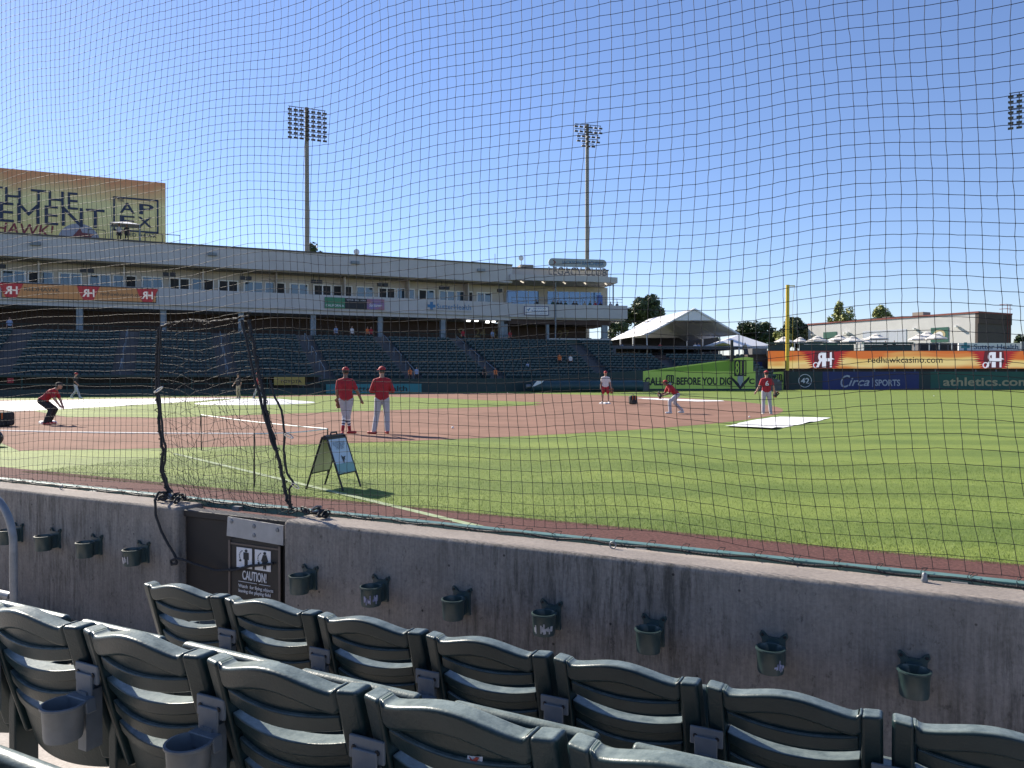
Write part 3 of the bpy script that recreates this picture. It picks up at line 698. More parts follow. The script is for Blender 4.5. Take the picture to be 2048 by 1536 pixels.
# net flap over the gate: a loose second layer gathered between the two laced ropes
def rope_l(z): return -4.10 + .0 * z + .035 * math.sin(z * 4)            # left rope
def pr(px, py, D=3.62):
    r = D * tanpx(px); Y = near(r, D).y; return (r, D, HC - (py - YH) / FPX * Y)
left_pts = [pr(338, 985), pr(331, 975), pr(322, 940), pr(326, 900), pr(319, 860), pr(315, 800), pr(313, 770), pr(314, 700), pr(319, 655)]
right_pts = [pr(583, 1018), pr(574, 1000), pr(566, 960), pr(552, 900), pr(535, 830), pr(523, 770), pr(512, 710), pr(498, 640)]
top_pts = [pr(319, 655), pr(345, 646), pr(380, 640), pr(420, 644), pr(460, 640), pr(498, 632)]
def interp(pts, zs):
    p = sorted(pts, key=lambda q: q[2]); return np.interp(zs, [q[2] for q in p], [q[0] for q in p])
ztp = min(left_pts[-1][2], right_pts[-1][2]) - .005
def flappos(U, Z):
    l = interp(left_pts, Z); r = interp(right_pts, Z)
    u = U + .03 * np.sin(9 * Z + 5 * U) * np.sin(np.pi * np.clip(U, 0, 1))
    x = l + (r - l) * u; k = np.clip((1.2 - Z) / .45, 0, 1)
    return x, 3.625 - .03 * np.sin(np.pi * np.clip(U, 0, 1)) - .015 * np.sin(14 * U + 3 * Z), Z - .04 * np.sin(np.pi * np.clip(U, 0, 1)) * np.sin(3 * Z) + .025 * np.sin(11 * U + 2 * Z)
fl = net_object('net_flap', build_net(np.linspace(0, 1, 22), np.linspace(.765, ztp, 17), flappos, jit=.012), 'loose net flap gathered between two black ropes above the gate')
def roughen(pts, n, amp, seed):
    q = random.Random(seed); out = []
    for a, b in zip(pts[:-1], pts[1:]):
        for i in range(n):
            t = i / n; out.append(tuple(a[k] + (b[k] - a[k]) * t + q.uniform(-amp, amp) for k in range(3)))
    return out + [pts[-1]]
for nm, pts, rad, lb in (('a', left_pts, .010, 0), ('b', right_pts, .011, 0), ('c', top_pts, .007, 0)):
    part('edge_rope', MB().tube(roughen(pts, 5, .005, hash(nm) % 7 if False else len(pts)), rad, 7), M['rope'], fl)
    part('lacing', MB().tube([(p[0] + .018 * math.cos(i * 1.9), p[1] + .018 * math.sin(i * 1.9), p[2]) for i, p in enumerate(roughen(pts, 9, .004, 3))], .0035, 5), M['rope'], fl)
lp2 = [(p[0] + .035 + .008 * math.sin(i * 2), p[1] - .01, p[2]) for i, p in enumerate(left_pts)]
part('edge_rope', MB().tube(roughen(lp2, 4, .005, 5), .008, 6), M['rope'], fl)
rp2 = [(p[0] - .05 * min(1, max(0, (p[2] - 1.1) * 1.4)), p[1] - .012, p[2]) for p in right_pts[3:]]
part('edge_rope', MB().tube(roughen(rp2, 4, .004, 6), .009, 6), M['rope'], fl)
# slack rope with clip hanging right of the flap
sl = thing('slack_rope', 'thin slack black rope with a steel clip right of the net flap', 'rope', (0, 0, 0), NA)
sp = [pr(540, 760, 3.585), pr(548, 790, 3.585), pr(563, 820, 3.585), pr(569, 868, 3.585), pr(567, 900, 3.585), pr(573, 945, 3.585), pr(587, 967, 3.585), pr(578, 978, 3.585), pr(580, 1012, 3.61)]
part('cord', MB().tube(roughen(sp, 4, .002, 8), .0075, 6), M['rope'], sl)
c0 = Vector(pr(577, 872, 3.575)); part('clip', MB().tube([c0 + Vector((.035 * math.cos(t) , 0, -.3 * .035 * math.cos(t) + .009 * math.sin(t))) for t in np.linspace(0, 6.283, 14, endpoint=False)], .0045, 6, closed=True), M['chrome'], sl)
c0 = Vector(pr(590, 972, 3.575)); part('clip', MB().tube([c0 + Vector((.03 * math.cos(t), 0, -.4 * .03 * math.cos(t) + .011 * math.sin(t))) for t in np.linspace(0, 6.283, 14, endpoint=False)], .003, 6, closed=True), M['chrome'], sl)
cl = thing('snap_clip', 'steel snap clip holding the left rope of the net flap', 'clip', (0, 0, 0), NA)
c0 = Vector(pr(318, 779, 3.59)); part('body', MB().tube([c0 + Vector((.04 * math.cos(t), 0, .018 * math.cos(t) + .008 * math.sin(t))) for t in np.linspace(0, 6.283, 14, endpoint=False)], .005, 6, closed=True), M['chrome'], cl)
part('gate_arm', MB().tube([c0 + Vector((-.045, 0, -.02)), c0 + Vector((-.02, -.003, -.008))], .008, 6), M['chrome'], cl)
# rope hanging down the wall end left of the gate, and the tangle tied on the wall top
hg = thing('hanging_rope', 'black rope looping down beside the gate from the tangled net knots', 'rope', (0, 0, 0), NA)
hp = [pr(332, 985, 3.61), pr(316, 985, 3.46), pr(309, 1000, 3.43), pr(310, 1030, 3.425), pr(322, 1065, 3.425), pr(340, 1098, 3.425), pr(350, 1115, 3.425), pr(352, 1128, 3.425), pr(342, 1130, 3.425), pr(340, 1122, 3.425), pr(352, 1118, 3.425), pr(366, 1121, 3.43), pr(390, 1130, 3.46), pr(430, 1142, 3.485), pr(470, 1141, 3.485), pr(500, 1133, 3.485), pr(545, 1128, 3.485)]
part('cord', MB().tube(roughen(hp, 5, .0015, 4), .0085, 7), M['rope'], hg)
q = random.Random(3)
for cx, cy, nn, lb in ((345, 990, 16, 'tangled black rope knot on the wall top left of the gate'), (620, 1026, 10, 'row of black rope knots on the wall top right of the gate')):
    kt = thing('rope_knot', lb, 'rope', (0, 0, 0), NA); c0 = Vector(pr(cx, cy, 3.60))
    for i in range(nn):
        d = Vector((q.uniform(-.13, .13), q.uniform(-.06, .05), 0)); cc = Vector((c0.x + d.x, c0.y + d.y, HW + .022 + q.uniform(0, .02)))
        ax = q.uniform(0, 3.14)
        part('loop', MB().tube([cc + Vector((.03 * math.cos(t) * math.cos(ax), .03 * math.cos(t) * math.sin(ax), .016 * math.sin(t + .4))) for t in np.linspace(0, 6.0, 9)], q.choice((.004, .006, .009)), 5), M['steel'] if i % 7 == 3 else M['rope'], kt)
# ------------------------------------------------------------------ the opposite grandstand
GA = math.atan2(.403, .915); GO = Vector((-48.7, 73.1, 0)); GX = Vector((math.cos(GA), math.sin(GA), 0)); GY = Vector((-math.sin(GA), math.cos(GA), 0))
def gs(px, y=0.0):                              # local x on the stand for a pixel column, at local depth y
    O = GO + GY * y; k = (px - 1024) / FPX; return (k * O.y - O.x) / (GX.x - k * GX.y)
def gpt(s, y, z=0): return GO + GX * s + GY * y + Vector((0, 0, z))
def gz(s, y, py): return HC - (py - YH) / FPX * gpt(s, y).y
XL, XR = -16, 53.0
ZR1, ZR0, ZP1, ZP0, ZC = 15.05, 12.95, 10.55, 8.85, 5.45       # roof top, roof bottom, parapet top and bottom, concourse floor
gt = thing('grandstand', 'long grey grandstand with a row of suites above the green seats', 'building', tuple(GO), GA)
part('roof_fascia', MB().bb(XL, XR, -.6, 9, ZR0, ZR1), M['stucco'], gt, False)
part('roof_edge', MB().bb(XL, XR, -.72, 9.1, ZR1 + .003, ZR1 + .14), M['roofdark'], gt, False)
part('soffit', MB().bb(XL, XR, -.3, 2.2, ZR0 - .12, ZR0 - .004), M['soffit'], gt, False)
part('suite_wall', MB().bb(XL, XR, 2.2, 2.5, ZP0, ZR0 - .004), M['beige'], gt, False)
part('parapet', MB().bb(XL, XR, -.35, 0, ZP0, ZP1), M['stucco'], gt, False)
part('suite_floor', MB().bb(XL, XR, -.1, 9, ZP0 - .45, ZP0 - .004), M['stucco'], gt, False)
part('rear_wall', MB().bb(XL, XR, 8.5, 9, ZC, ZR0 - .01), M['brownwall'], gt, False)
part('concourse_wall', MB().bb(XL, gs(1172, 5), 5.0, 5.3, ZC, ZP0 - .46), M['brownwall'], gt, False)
part('concourse_floor', MB().bb(XL, XR + 3, -1.5, 9, ZC - .4, ZC), M['bowl'], gt, False)
part('concourse_ledge', MB().bb(XL, XR, -1.52, -1.3, ZC + .003, ZC + .55), M['bowl'], gt, False)
wfr = MB().bb(-1.04, 1.04, -.08, .04, -.68, -.54).bb(-1.04, 1.04, -.08, .04, .54, .66).bb(-1.04, -.90, -.08, .04, -.54, .54).bb(.90, 1.04, -.08, .04, -.54, .54).bb(-.07, .07, -.08, .04, -.54, .54).mesh('window_frame', M['wframe'], False)
pane = MB().bb(-.86, 0, -.01, .01, -.53, .53).mesh('pane', M['glass'], False); paned = MB().bb(-.86, 0, -.01, .01, -.53, .53).mesh('pane', M['dark'], False)
sill = MB().bb(-1.05, 1.05, -.12, .03, -.72, -.63).mesh('window_sill', M['frame'], False)
dfr = MB().bb(-.54, -.42, -.06, .04, -1.1, 1.0).bb(.42, .54, -.06, .04, -1.1, 1.03).bb(-.42, .42, -.06, .04, .92, 1.03).mesh('door_frame', M['wframe'], False)
dpn = MB().bb(-.41, .41, -.01, .01, -1.1, .91).mesh('pane', M['glass'], False); dpd = MB().bb(-.41, .41, -.01, .01, -1.1, .91).mesh('pane', M['dark'], False)
spk = MB().box((0, 0, 0), (.55, .4, .38)).tube([(0, 0, .19), (0, 0, .75)], .03, 6).mesh('speaker', M['black'], False)
rsuite = random.Random(5)
part('suite_seats', MB().bb(-15.8, XR - .2, .25, .7, ZP0 - .003, ZP1 + .06), M['farseat'], gt, False)
k = -2; suite_people = []
for k in range(-2, 7):
    s0 = 4.65 + 7.45 * k
    for dx in (1.05, 3.65):
        if not (XL + 1 < s0 + dx < XR - 1): continue
        w = link('window', wfr, gt, (s0 + dx, 2.17, 11.30)); dk = rsuite.random() < .4
        a = link('pane', paned if dk else pane, w); b_ = link('pane', paned if dk and rsuite.random() < .8 else pane, w); b_.location = (.89, 0, 0)
        link('window_sill', sill, w)
    for dx in (5.35, 6.5):
        if not (XL + 1 < s0 + dx < XR - 1): continue
        w = link('suite_door', dfr, gt, (s0 + dx, 2.17, 10.95)); link('pane', dpd if rsuite.random() < .35 else dpn, w)
    for dx in (2.35, 3.0):
        if XL + 1 < s0 + dx < XR - 1: link('speaker', spk, gt, (s0 + dx, .3, ZR0 - .90))
    if XL + 1 < s0 + 5.93 < XR: part('partition', MB().bb(s0 + 5.86, s0 + 6.0, .75, 2.19, ZP0, ZR0 - .13), M['beige'], gt, False)
for k in range(-2, 8):
    x = -.9 + 7.55 * k
    if x < XR: part('column', MB().bb(x - .28, x + .28, .2, .76, ZC + .003, ZP0 - .46), M['column'], gt, False)
for px in (75, 425, 708, 958):
    x = gs(px); part('roof_lamp', MB().box((x, -.78, ZR0 + 1.3), (.9, .34, .3)).box((x, -.70, ZR0 + 1.22), (.2, .2, .1)), M['column'], gt, False)
# railing along the concourse: posts and rails
x = XL
part('concourse_rail', MB().tube([(XL, -1.4, ZC + 1.05), (XR, -1.4, ZC + 1.05)], .03, 5), M['rail'], gt)
pm = MB().bb(-.02, .02, -.02, .02, 0, .5).mesh('rail_post', M['rail'], False)
while x < XR: link('rail_post', pm, gt, (x, -1.4, ZC + .55)); x += 1.5
# retired numbers on the concourse wall
for px, tx in ((922, '9'), (960, '24'), (992, '42'), (1062, '34')):
    text(tx, mat('num', (.20, .165, .09), .7), gt, h=1.15, c=(gs(px, 5), 4.97, 7.1), bold=.01)
    part('name_plate', MB().bb(gs(px, 5) - .55, gs(px, 5) + .55, 4.96, 4.995, 5.95 + .1, 6.25), mat('plate', (.06, .07, .05), .7), gt, False)
# concourse openings through to daylight behind the stand, and concession lights
def sign_on(name, label, px0, px1, py0, py1, y, m, thick=.12, cat='sign'):
    s0, s1 = gs(px0, y), gs(px1, y); pc = (px0 + px1) / 2; sc = (s0 + s1) / 2
    z1 = gz(sc, y, py0); z0 = gz(sc, y, py1)
    t = thing(name, label, cat, tuple(gpt(sc, y, z0)), GA)
    part('panel', MB().bb(-(s1 - s0) / 2, (s1 - s0) / 2, 0, thick, 0, z1 - z0), m, t, False)
    return t, s1 - s0, z1 - z0
YF = -.35 - .13
def emis(name, c, s=1.0, rough=.4): return mat(name, tuple(x * .3 for x in c), rough, emit=c, es=s)
ledo = emis('led orange', (.36, .19, .07), .16); ledr = emis('led red', (.16, .008, .012), .35); ledw = emis('led white', (.45, .45, .48), .3); ledk = emis('led ink', (.03, .035, .03), .2)
t, w, h = sign_on('ribbon_board', 'orange lit ribbon board with red emblems on the suite parapet', 4, 313, 573, 603, YF, M['black'], cat='sign')
t.location.z = 9.02; w -= .1
part('screen', MB().bb(-w / 2, w / 2, -.02, -.003, .05, 1.38), ledo, t, False)
for x in (-w / 2 + .75, .6, w / 2 - .75):
    part('emblem', MB().prismy([(x - 1.0, 1.38), (x + 1.0, 1.38), (x + .6, .5), (x + .45, .05), (x - .45, .05), (x - .7, .5)], -.035, -.021), ledr, t, False)
    text('R', ledw, t, h=.75, c=(x - .24, -.046, .72), mirror=True, bold=.02); text('H', ledw, t, h=.75, c=(x + .2, -.046, .72), bold=.02)
text('REDHAWK', ledk, t, w=3.0, h=.36, c=(-3.3, -.035, .88), bold=.015); text('CASINO RESORT', ledk, t, w=1.9, h=.16, c=(-3.0, -.035, .45))
text('redhawkcasino.com', ledk, t, w=3.9, h=.36, c=(3.6, -.035, .72), bold=.01)
t, w, h = sign_on('line_score_sign', 'dark line score panel between a green and an orange advert panel', 650, 769, 597, 618, YF, M['ink'])
part('green_advert', MB().bb(-w / 2, -w / 2 + .33 * w, -.03, -.003, .0, h + .02), mat('advert green', (.035, .20, .10), .5), t, False)
text('CALIFORNIA', M['white2'], t, w=2.0, h=.25, c=(-w / 2 + .165 * w, -.045, .3), bold=.01)
part('orange_advert', MB().bb(w / 2 - .3 * w, w / 2, -.03, -.003, .0, h + .02), mat('advert orange', (.42, .13, .07), .5, var=.1, col2=(.12, .16, .42), vs=.8), t, False)
text('Sactown', M['white2'], t, w=1.5, h=.35, c=(w / 2 - .15 * w, -.045, .5), shear=.2, bold=.01)
text('VISITOR   BALL   HOME', M['white2'], t, w=.32 * w, h=.16, c=(.02 * w, -.014, h - .2))
t, w, h = sign_on('hospital_sign', 'blue health sign with a cross emblem on the suite parapet', 855, 944, 605, 622, YF, M['stucco'], .04)
def cross(cx, cz, r, y0=-.02, y1=-.004):
    a = r * .36; return MB().prismy([(cx - a, cz + r), (cx + a, cz + r), (cx + a, cz + a), (cx + r, cz + a), (cx + r, cz - a), (cx + a, cz - a), (cx + a, cz - r), (cx - a, cz - r), (cx - a, cz - a), (cx - r, cz - a), (cx - r, cz + a), (cx - a, cz + a)], y0, y1)
part('emblem', cross(-w / 2 + .5, h / 2, .48), M['inkblue'], t, False)
text('SutterHealth', M['inkblue'], t, w=w - 1.25, h=.62, c=(.5, -.014, h / 2), bold=.008)

# club at the right end of the stand
LA = R(11.5); LO = gpt(XR, 0); LX = Vector((math.cos(LA), math.sin(LA), 0)); LY = Vector((-math.sin(LA), math.cos(LA), 0))
def ls(px, y=0.0):
    O = LO + LY * y; k = (px - 1024) / FPX; return (k * O.y - O.x) / (LX.x - k * LX.y)
def lpt(s, y, z=0): return LO + LX * s + LY * y + Vector((0, 0, z))
LE = ls(1253)
lt = thing('club_building', 'two storey beige club with blue glass and balcony at the stand end', 'building', tuple(LO), LA)
part('balcony_parapet', MB().bb(.02, LE, -.35, 0, 8.8, 10.45), M['stucco'], lt, False)
part('balcony_side', MB().bb(LE - .3, LE, .0, 8, 8.8, 10.45), M['stucco'], lt, False)
part('balcony_floor', MB().bb(.02, LE - .31, .005, 9, 8.6, 8.9), M['stucco'], lt, False)
part('floor_beam', MB().bb(.02, LE - 2, .3, 8, 8.0, 8.59), M['brownwall'], lt, False)
part('club_wall', MB().bb(.02, ls(1216, 4), 4.2, 8.9, 8.91, 13.2), M['beige'], lt, False)
part('canopy', MB().prism([(-.2, -1.0), (9, -1.3), (ls(1237, -1), -.6), (ls(1237, -1), 6), (-.2, 6)], 13.25, 13.95), M['stucco'], lt, False)
part('upper_tier', MB().bb(.0, ls(1216, 1), 1.0, 8.5, 13.953, 14.95), M['beige'], lt, False)
part('roof_edge', MB().bb(-.1, ls(1217, 1), .9, 8.6, 14.953, 15.1), M['roofdark'], lt, False)
part('roof_unit', MB().bb(1.9, 3.6, 3, 5, 15.1, 15.75), M['soffit'], lt, False)
for x0, x1 in ((.3, 4.6), (5.7, 13.0)):
    n_ = int((x1 - x0) / 1.25)
    f = part('glazing', MB().bb(x0, x1, 4.14, 4.19, 10.0, 12.6), M['frame'], lt, False)
    for i in range(n_):
        a = x0 + (x1 - x0) * i / n_; link('pane', MB().bb(a + .05, a + (x1 - x0) / n_ - .05, 4.10, 4.135, 10.06, 12.54).mesh('pane', M['glassblue'], False), f)
part('blue_screen', MB().bb(ls(1194, 4), ls(1205, 4), 4.02, 4.1, 10.9, 12.2), mat('blue screen', (.03, .12, .5), .3), lt, False)
for i in range(5):
    x = 1.5 + 2.7 * i; part('soffit_lamp', MB().box((x, .2, 13.19), (.12, 1.5, .09), rz=R(-25)), emis('strip lamp', (.7, .62, .5), .7), lt, False)
for px in (1110, 1228): x = ls(px, -.2); part('post', MB().tube([(x, -.45 if px == 1110 else .15, ZC + .1 if px == 1110 else 10.45), (x, -.45 if px == 1110 else .15, 13.24)], .09, 8), M['column'], lt)
part('balcony_rail', MB().tube([(.1, -.2, 11.25), (LE - .6, -.2, 11.25)], .035, 6).tube([(.1, -.2, 10.85), (LE - .6, -.2, 10.85)], .02, 5), M['column'], lt)
x = .15
while x < LE - .5: link('rail_post', MB().bb(-.025, .025, -.225, -.175, 10.45, 11.25).mesh('rail_post', M['column'], False), lt, (x, 0, 0)); x += 1.5
for px, w_ in ((1011, .5), (1095, .35), (1209, .75)): x = ls(px, .5); part('column', MB().bb(x - w_ / 2, x + w_ / 2, .35, .8, ZC, 8.0), M['column'], lt, False)
part('rear_wall', MB().bb(.05, ls(1172, 5), 5.0, 5.3, ZC, 8.0), M['brownwall'], lt, False)
part('concourse_floor', MB().bb(3.0, 30, -1.2, 14, ZC - .45, ZC - .05), M['bowl'], lt, False)
text('27', mat('num27', (.20, .165, .09), .7), lt, h=1.15, c=(ls(1127, 5), 4.97, 7.0), bold=.01)
part('name_plate', MB().bb(ls(1127, 5) - .5, ls(1127, 5) + .5, 4.96, 4.995, 6.0, 6.2), M['rail'], lt, False)
part('service_counter', MB().bb(ls(1120, 3), ls(1182, 3), 2.8, 3.3, ZC - .04, ZC + 1.05), M['dark'], lt, False)
for px0, px1 in ((1097, 1117), (1118, 1222)): part('counter_top', MB().bb(ls(px0, -1), ls(px1, -1) - .05, -1.4, -.8, 6.05, 6.2), M['stucco'], lt, False)
part('counter_front', MB().bb(ls(1097, -1), ls(1222, -1), -1.2, -1.1, ZC - .05, 6.04), M['rail'], lt, False)
# roof letters
sgn = thing('club_roof_sign', 'grey pill shaped roof sign with channel letters above the club', 'sign', tuple(lpt(0, -.9, 13.95)), LA)
a, b_ = ls(1097, -.9), ls(1213, -.9); r_ = .5; zc = 1.62
part('pill_panel', MB().prismy([(a + r_ - r_ * math.sin(t), zc + r_ * math.cos(t)) for t in np.linspace(0, math.pi, 9)] + [(b_ - r_ + r_ * math.sin(t), zc - r_ * math.cos(t)) for t in np.linspace(0, math.pi, 9)], 0, .2), mat('sign grey', (.36, .40, .40), .6), sgn, False)
text('JACKSON', M['inkblue'], sgn, w=2.35, h=.48, c=((a + b_) / 2 - .85, -.03, zc), bold=.006, depth=.03); text('RANCHERIA', M['inkblue'], sgn, w=2.75, h=.48, c=((a + b_) / 2 + 1.95, -.03, zc), bold=.006, depth=.03)
part('emblem', MB().prismy([(a + .5, zc - .3), (a + .8, zc), (a + .5, zc + .3), (a + .65, zc + .3), (a + .95, zc), (a + .65, zc - .3)], -.03, 0), M['rustred'], sgn, False)
chm = mat('channel letter', (.10, .10, .11), .4, metal=.3)
text('LEGACY CLUB', chm, sgn, w=(b_ - a), h=1.0, c=((a + b_) / 2, -.05, .56), depth=.16)
part('support', MB().bb(a + .6, a + .7, .05, .15, .0, 1.15), M['column'], sgn, False); part('support', MB().bb(b_ - .8, b_ - .7, .05, .15, .0, 1.15), M['column'], sgn, False)
t = thing('balcony_sign', 'white framed casino sign on the club balcony parapet', 'sign', tuple(lpt(ls(1073, -.45), -.46, 9.05)), LA)
w_, h_ = ls(1098, -.45) - ls(1049, -.45), 1.12
part('frame', MB().bb(-w_ / 2, w_ / 2, 0, .1, 0, h_), M['navy'], t, False); part('panel', MB().bb(-w_ / 2 + .08, w_ / 2 - .08, -.02, -.003, .08, h_ - .08), M['white2'], t, False)
text('JACKSON', M['inkblue'], t, w=w_ * .5, h=.22, c=(.35, -.03, .84), bold=.005); text('RANCHERIA', M['inkblue'], t, w=w_ * .62, h=.26, c=(.35, -.03, .52), bold=.005); text('CASINO RESORT', M['inkblue'], t, w=w_ * .62, h=.12, c=(.35, -.03, .24))
part('emblem', MB().prismy([(-1.2, .25), (-.75, .85), (-.95, .85), (-1.0, .7), (-1.3, .75), (-1.05, .55)], -.03, -.021), M['inkblue'], t, False)
# floodlit window lamps hanging in the concourse
for px, py in ((937, 641), (953, 641), (975, 644), (987, 643)):
    s_ = gs(px, 1.5); p = gpt(s_, 1.5); z = HC - (py - YH) / FPX * p.y
    t = thing('work_light', {937: 'leftmost', 953: 'second', 975: 'third and largest', 987: 'rightmost'}[px] + ' of four lit white lamps under the suites', 'lamp', (p.x, p.y, z), GA, 'lit lamps under the suites')
    part('lamp_face', MB().box((0, 0, 0), (.46, .12, .26), rx=R(25)), emis('lit lamp', (1, 1, .97), 1.6), t, False); part('stem', MB().tube([(0, .1, .08), (0, .1, ZP0 - .46 - z)], .03, 5), M['black'], t)

# ------------------------------------------------------------------ seating bowl in front of the grandstand
NROW, TREAD, Z0 = 15, .9, 1.0; RISE = (ZC + .1 - Z0) / NROW; YB = -15.0
aisles = [-6.1, 2.4, 11.0, 19.5, 28.0, 36.6, 45.2]
bowl = MB()
for i in range(NROW): bowl.bb(XL - 4, XR, YB + i * TREAD, YB + (i + 1) * TREAD, -.3, Z0 + i * RISE)
o = struct('seating_bowl', bowl, M['bowl']); o.location = GO; o.rotation_euler = (0, 0, GA)
bowl2 = MB()
for i in range(NROW): bowl2.bb(-1.5, ls(1492, -7) if i < 9 else ls(1232, YB + i * TREAD), YB + i * TREAD + .01, YB + (i + 1) * TREAD + .01, -.3, Z0 + i * RISE - .012)
o = struct('club_seating_bowl', bowl2, M['bowl']); o.location = LO; o.rotation_euler = (0, 0, LA)
fs_ = MB()
fs_.prismy([(-.24, .40), (.24, .40), (.24, .78), (.14, .80), (0, .83), (-.14, .80), (-.24, .78)], .0, .035)
fs_.add([(-.22, -.02, .42), (.22, -.02, .42), (.22, -.24, .66), (-.22, -.24, .66), (-.22, .0, .38), (.22, .0, .38), (.22, -.21, .61), (-.22, -.21, .61)], [(0, 1, 2, 3), (7, 6, 5, 4), (3, 2, 6, 7), (0, 4, 5, 1), (0, 3, 7, 4), (1, 5, 6, 2)])
fs_.bb(-.25, -.21, -.02, .06, 0, .5)
fsm = fs_.mesh('far_seat', M['farseat'], False)
seats = []
for fr, (O, ax, ay, ang, a0, a1, ais) in enumerate(((GO, GX, GY, GA, XL - 3.6, XR - .4, aisles), (LO, LX, LY, LA, .2, ls(1488, -7), [7.5, 16.5, 25.5]))):
    for i in range(NROW):
        y = YB + i * TREAD + .62; x = a0
        lim = a1 if (fr == 0 or i < 9) else ls(1228, YB + i * TREAD)
        while x < lim:
            if min(abs(x - q) for q in ais) > .85 and not (fr == 0 and i < 1 and False):
                p = O + ax * x + ay * y; seats.append((p.x, p.y, Z0 + i * RISE - (.012 if fr else 0), ang))
            x += .56
seats = [s for s in seats if -140 < 1024 + FPX * s[0] / s[1] < 1560]
seats.sort(key=lambda s: s[0] ** 2 + s[1] ** 2 + 1e6 * (not (0 < 1024 + FPX * s[0] / s[1] < 2048)))
NI = 282
for s in seats[:NI]:
    o = link('stadium_seat', fsm, None, (s[0], s[1], s[2]), s[3]); tag(o, 'empty dark green seat in the lower rows of the far grandstand', 'seat', 'empty far grandstand seats, lower rows')
base_v = np.array(fs_.v); Vs = []; mbx = MB(); off = 0; FV = []; 
allv = []; allf = []
for s in seats[NI:]:
    c, s_ = math.cos(s[3]), math.sin(s[3]); v = base_v
    allv.append(np.stack([v[:, 0] * c - v[:, 1] * s_ + s[0], v[:, 0] * s_ + v[:, 1] * c + s[1], v[:, 2] + s[2]], 1)); allf += [tuple(i + off for i in f) for f in fs_.f]; off += len(v)
me = bpy.data.meshes.new('far_seats'); me.from_pydata(np.concatenate(allv).tolist(), [], allf); me.materials.append(M['farseat'])
o = link('far_seats', me); o['kind'] = 'stuff'; o['label'] = 'mass of empty dark green seats in the upper far rows'; o['category'] = 'seats'
# aisle handrails
for nmn, q in (('second', 11.0), ('third', 19.5), ('fourth', 28.0), ('fifth', 36.6), ('sixth', 45.2)):
    t = thing('aisle_rail', 'slanting grey handrail in the %s visible aisle of the far stand' % nmn, 'handrail', tuple(gpt(q, YB, 0)), GA, 'aisle handrails in the far stand')
    for i0 in (1, 6, 11):
        part('rail', MB().tube([(0, i0 * TREAD, Z0 + i0 * RISE + .9), (0, (i0 + 3) * TREAD, Z0 + (i0 + 3) * RISE + .9)], .04, 5), M['column'], t)
        for i in (i0, i0 + 3): part('post', MB().tube([(0, i * TREAD + .3, Z0 + i * RISE), (0, i * TREAD + .3, Z0 + i * RISE + .96)], .03, 5), M['column'], t)
# front wall of the stand, dugout, adverts
fw = thing('stand_front_wall', 'low dark green wall along the foot of the far grandstand', 'wall', tuple(GO), GA)
part('wall_body', MB().bb(gs(640, YB), XR + .5, YB - .25, YB - .01, -.02, Z0 + .25), M['padgreen'], fw, False)
part('top_rail', MB().bb(gs(640, YB), XR + .5, YB - .3, YB - .0, Z0 + .253, Z0 + .33), M['rail'], fw, False)
dg_ = thing('dugout', 'dark open dugout under the left part of the far stand', 'dugout', tuple(GO), GA)
da, db = XL - 4, gs(636, YB)
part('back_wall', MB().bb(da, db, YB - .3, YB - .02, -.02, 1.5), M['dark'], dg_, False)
part('roof', MB().bb(da, db, YB - 2.6, YB - .02, 1.503, 1.66), M['padgreen'], dg_, False)
part('front_rail', MB().tube([(da, YB - 2.6, .95), (db, YB - 2.6, .95)], .05, 6), M['rail'], dg_)
part('rail_padding', MB().bb(da, db, YB - 2.66, YB - 2.58, -.02, .55), M['padgreen'], dg_, False)
x = da + .5
while x < db: part('post', MB().tube([(x, YB - 2.55, 0), (x, YB - 2.55, 1.5)], .05, 6), M['rail'], dg_); x += 3.0
t, w, h = sign_on('dugout_advert', 'yellow advert panel above the dugout right end', 548, 610, 754, 770, YB - 2.75, mat('advert yellow', (.34, .25, .06), .6), .06)
text('TOYOTA', M['ink'], t, w=w * .7, h=h * .4, c=(.1, -.015, h * .45), bold=.01)
t, w, h = sign_on('teal_advert', 'teal health advert on the low wall behind the two standing men', 652, 843, 768, 786.5, YB - .38, M['tealsign'], .1)
text('Sutter Health', M['ink'], t, w=w * .62, h=h * .62, c=(.3, -.015, h * .5), bold=.012)
t, w, h = sign_on('dark_red_advert', 'small red panel on the dugout front at far left', 14, 27, 756, 766, YB - 2.75, mat('advert red', (.32, .02, .03), .6), .06)

# big billboard standing behind the roof
by = 12.0; s1 = gs(333, by); t = thing('billboard', 'huge yellow and orange billboard rising behind the grandstand roof at left', 'billboard', tuple(gpt(s1, by, 0)), GA)
zb1 = gz(s1, by, 367); zb0 = 13.0; Wb = 44
bm_ = bpy.data.materials.new('billboard print'); bm_.use_nodes = True; nt = bm_.node_tree; N = nt.nodes; L = nt.links
tc = N.new('ShaderNodeTexCoord'); sp_ = N.new('ShaderNodeSeparateXYZ'); L.new(tc.outputs['Object'], sp_.inputs[0])
mr = N.new('ShaderNodeMapRange'); mr.inputs[1].default_value = zb0; mr.inputs[2].default_value = zb1; L.new(sp_.outputs['Z'], mr.inputs[0])
nz = N.new('ShaderNodeTexNoise'); nz.inputs['Scale'].default_value = .22; L.new(tc.outputs['Object'], nz.inputs['Vector'])
ad = N.new('ShaderNodeMath'); ad.operation = 'MULTIPLY_ADD'; ad.inputs[1].default_value = .35; L.new(nz.outputs['Fac'], ad.inputs[0]); L.new(mr.outputs[0], ad.inputs[2])
cr = N.new('ShaderNodeValToRGB'); e = cr.color_ramp.elements; e[0].position = .15; e[0].color = (.66, .44, .14, 1); e[1].position = 1.22 / 1.35; e[1].color = (.75, .34, .15, 1)
x_ = cr.color_ramp.elements.new(.45); x_.color = (.90, .72, .27, 1); x_ = cr.color_ramp.elements.new(.72); x_.color = (.90, .80, .36, 1)
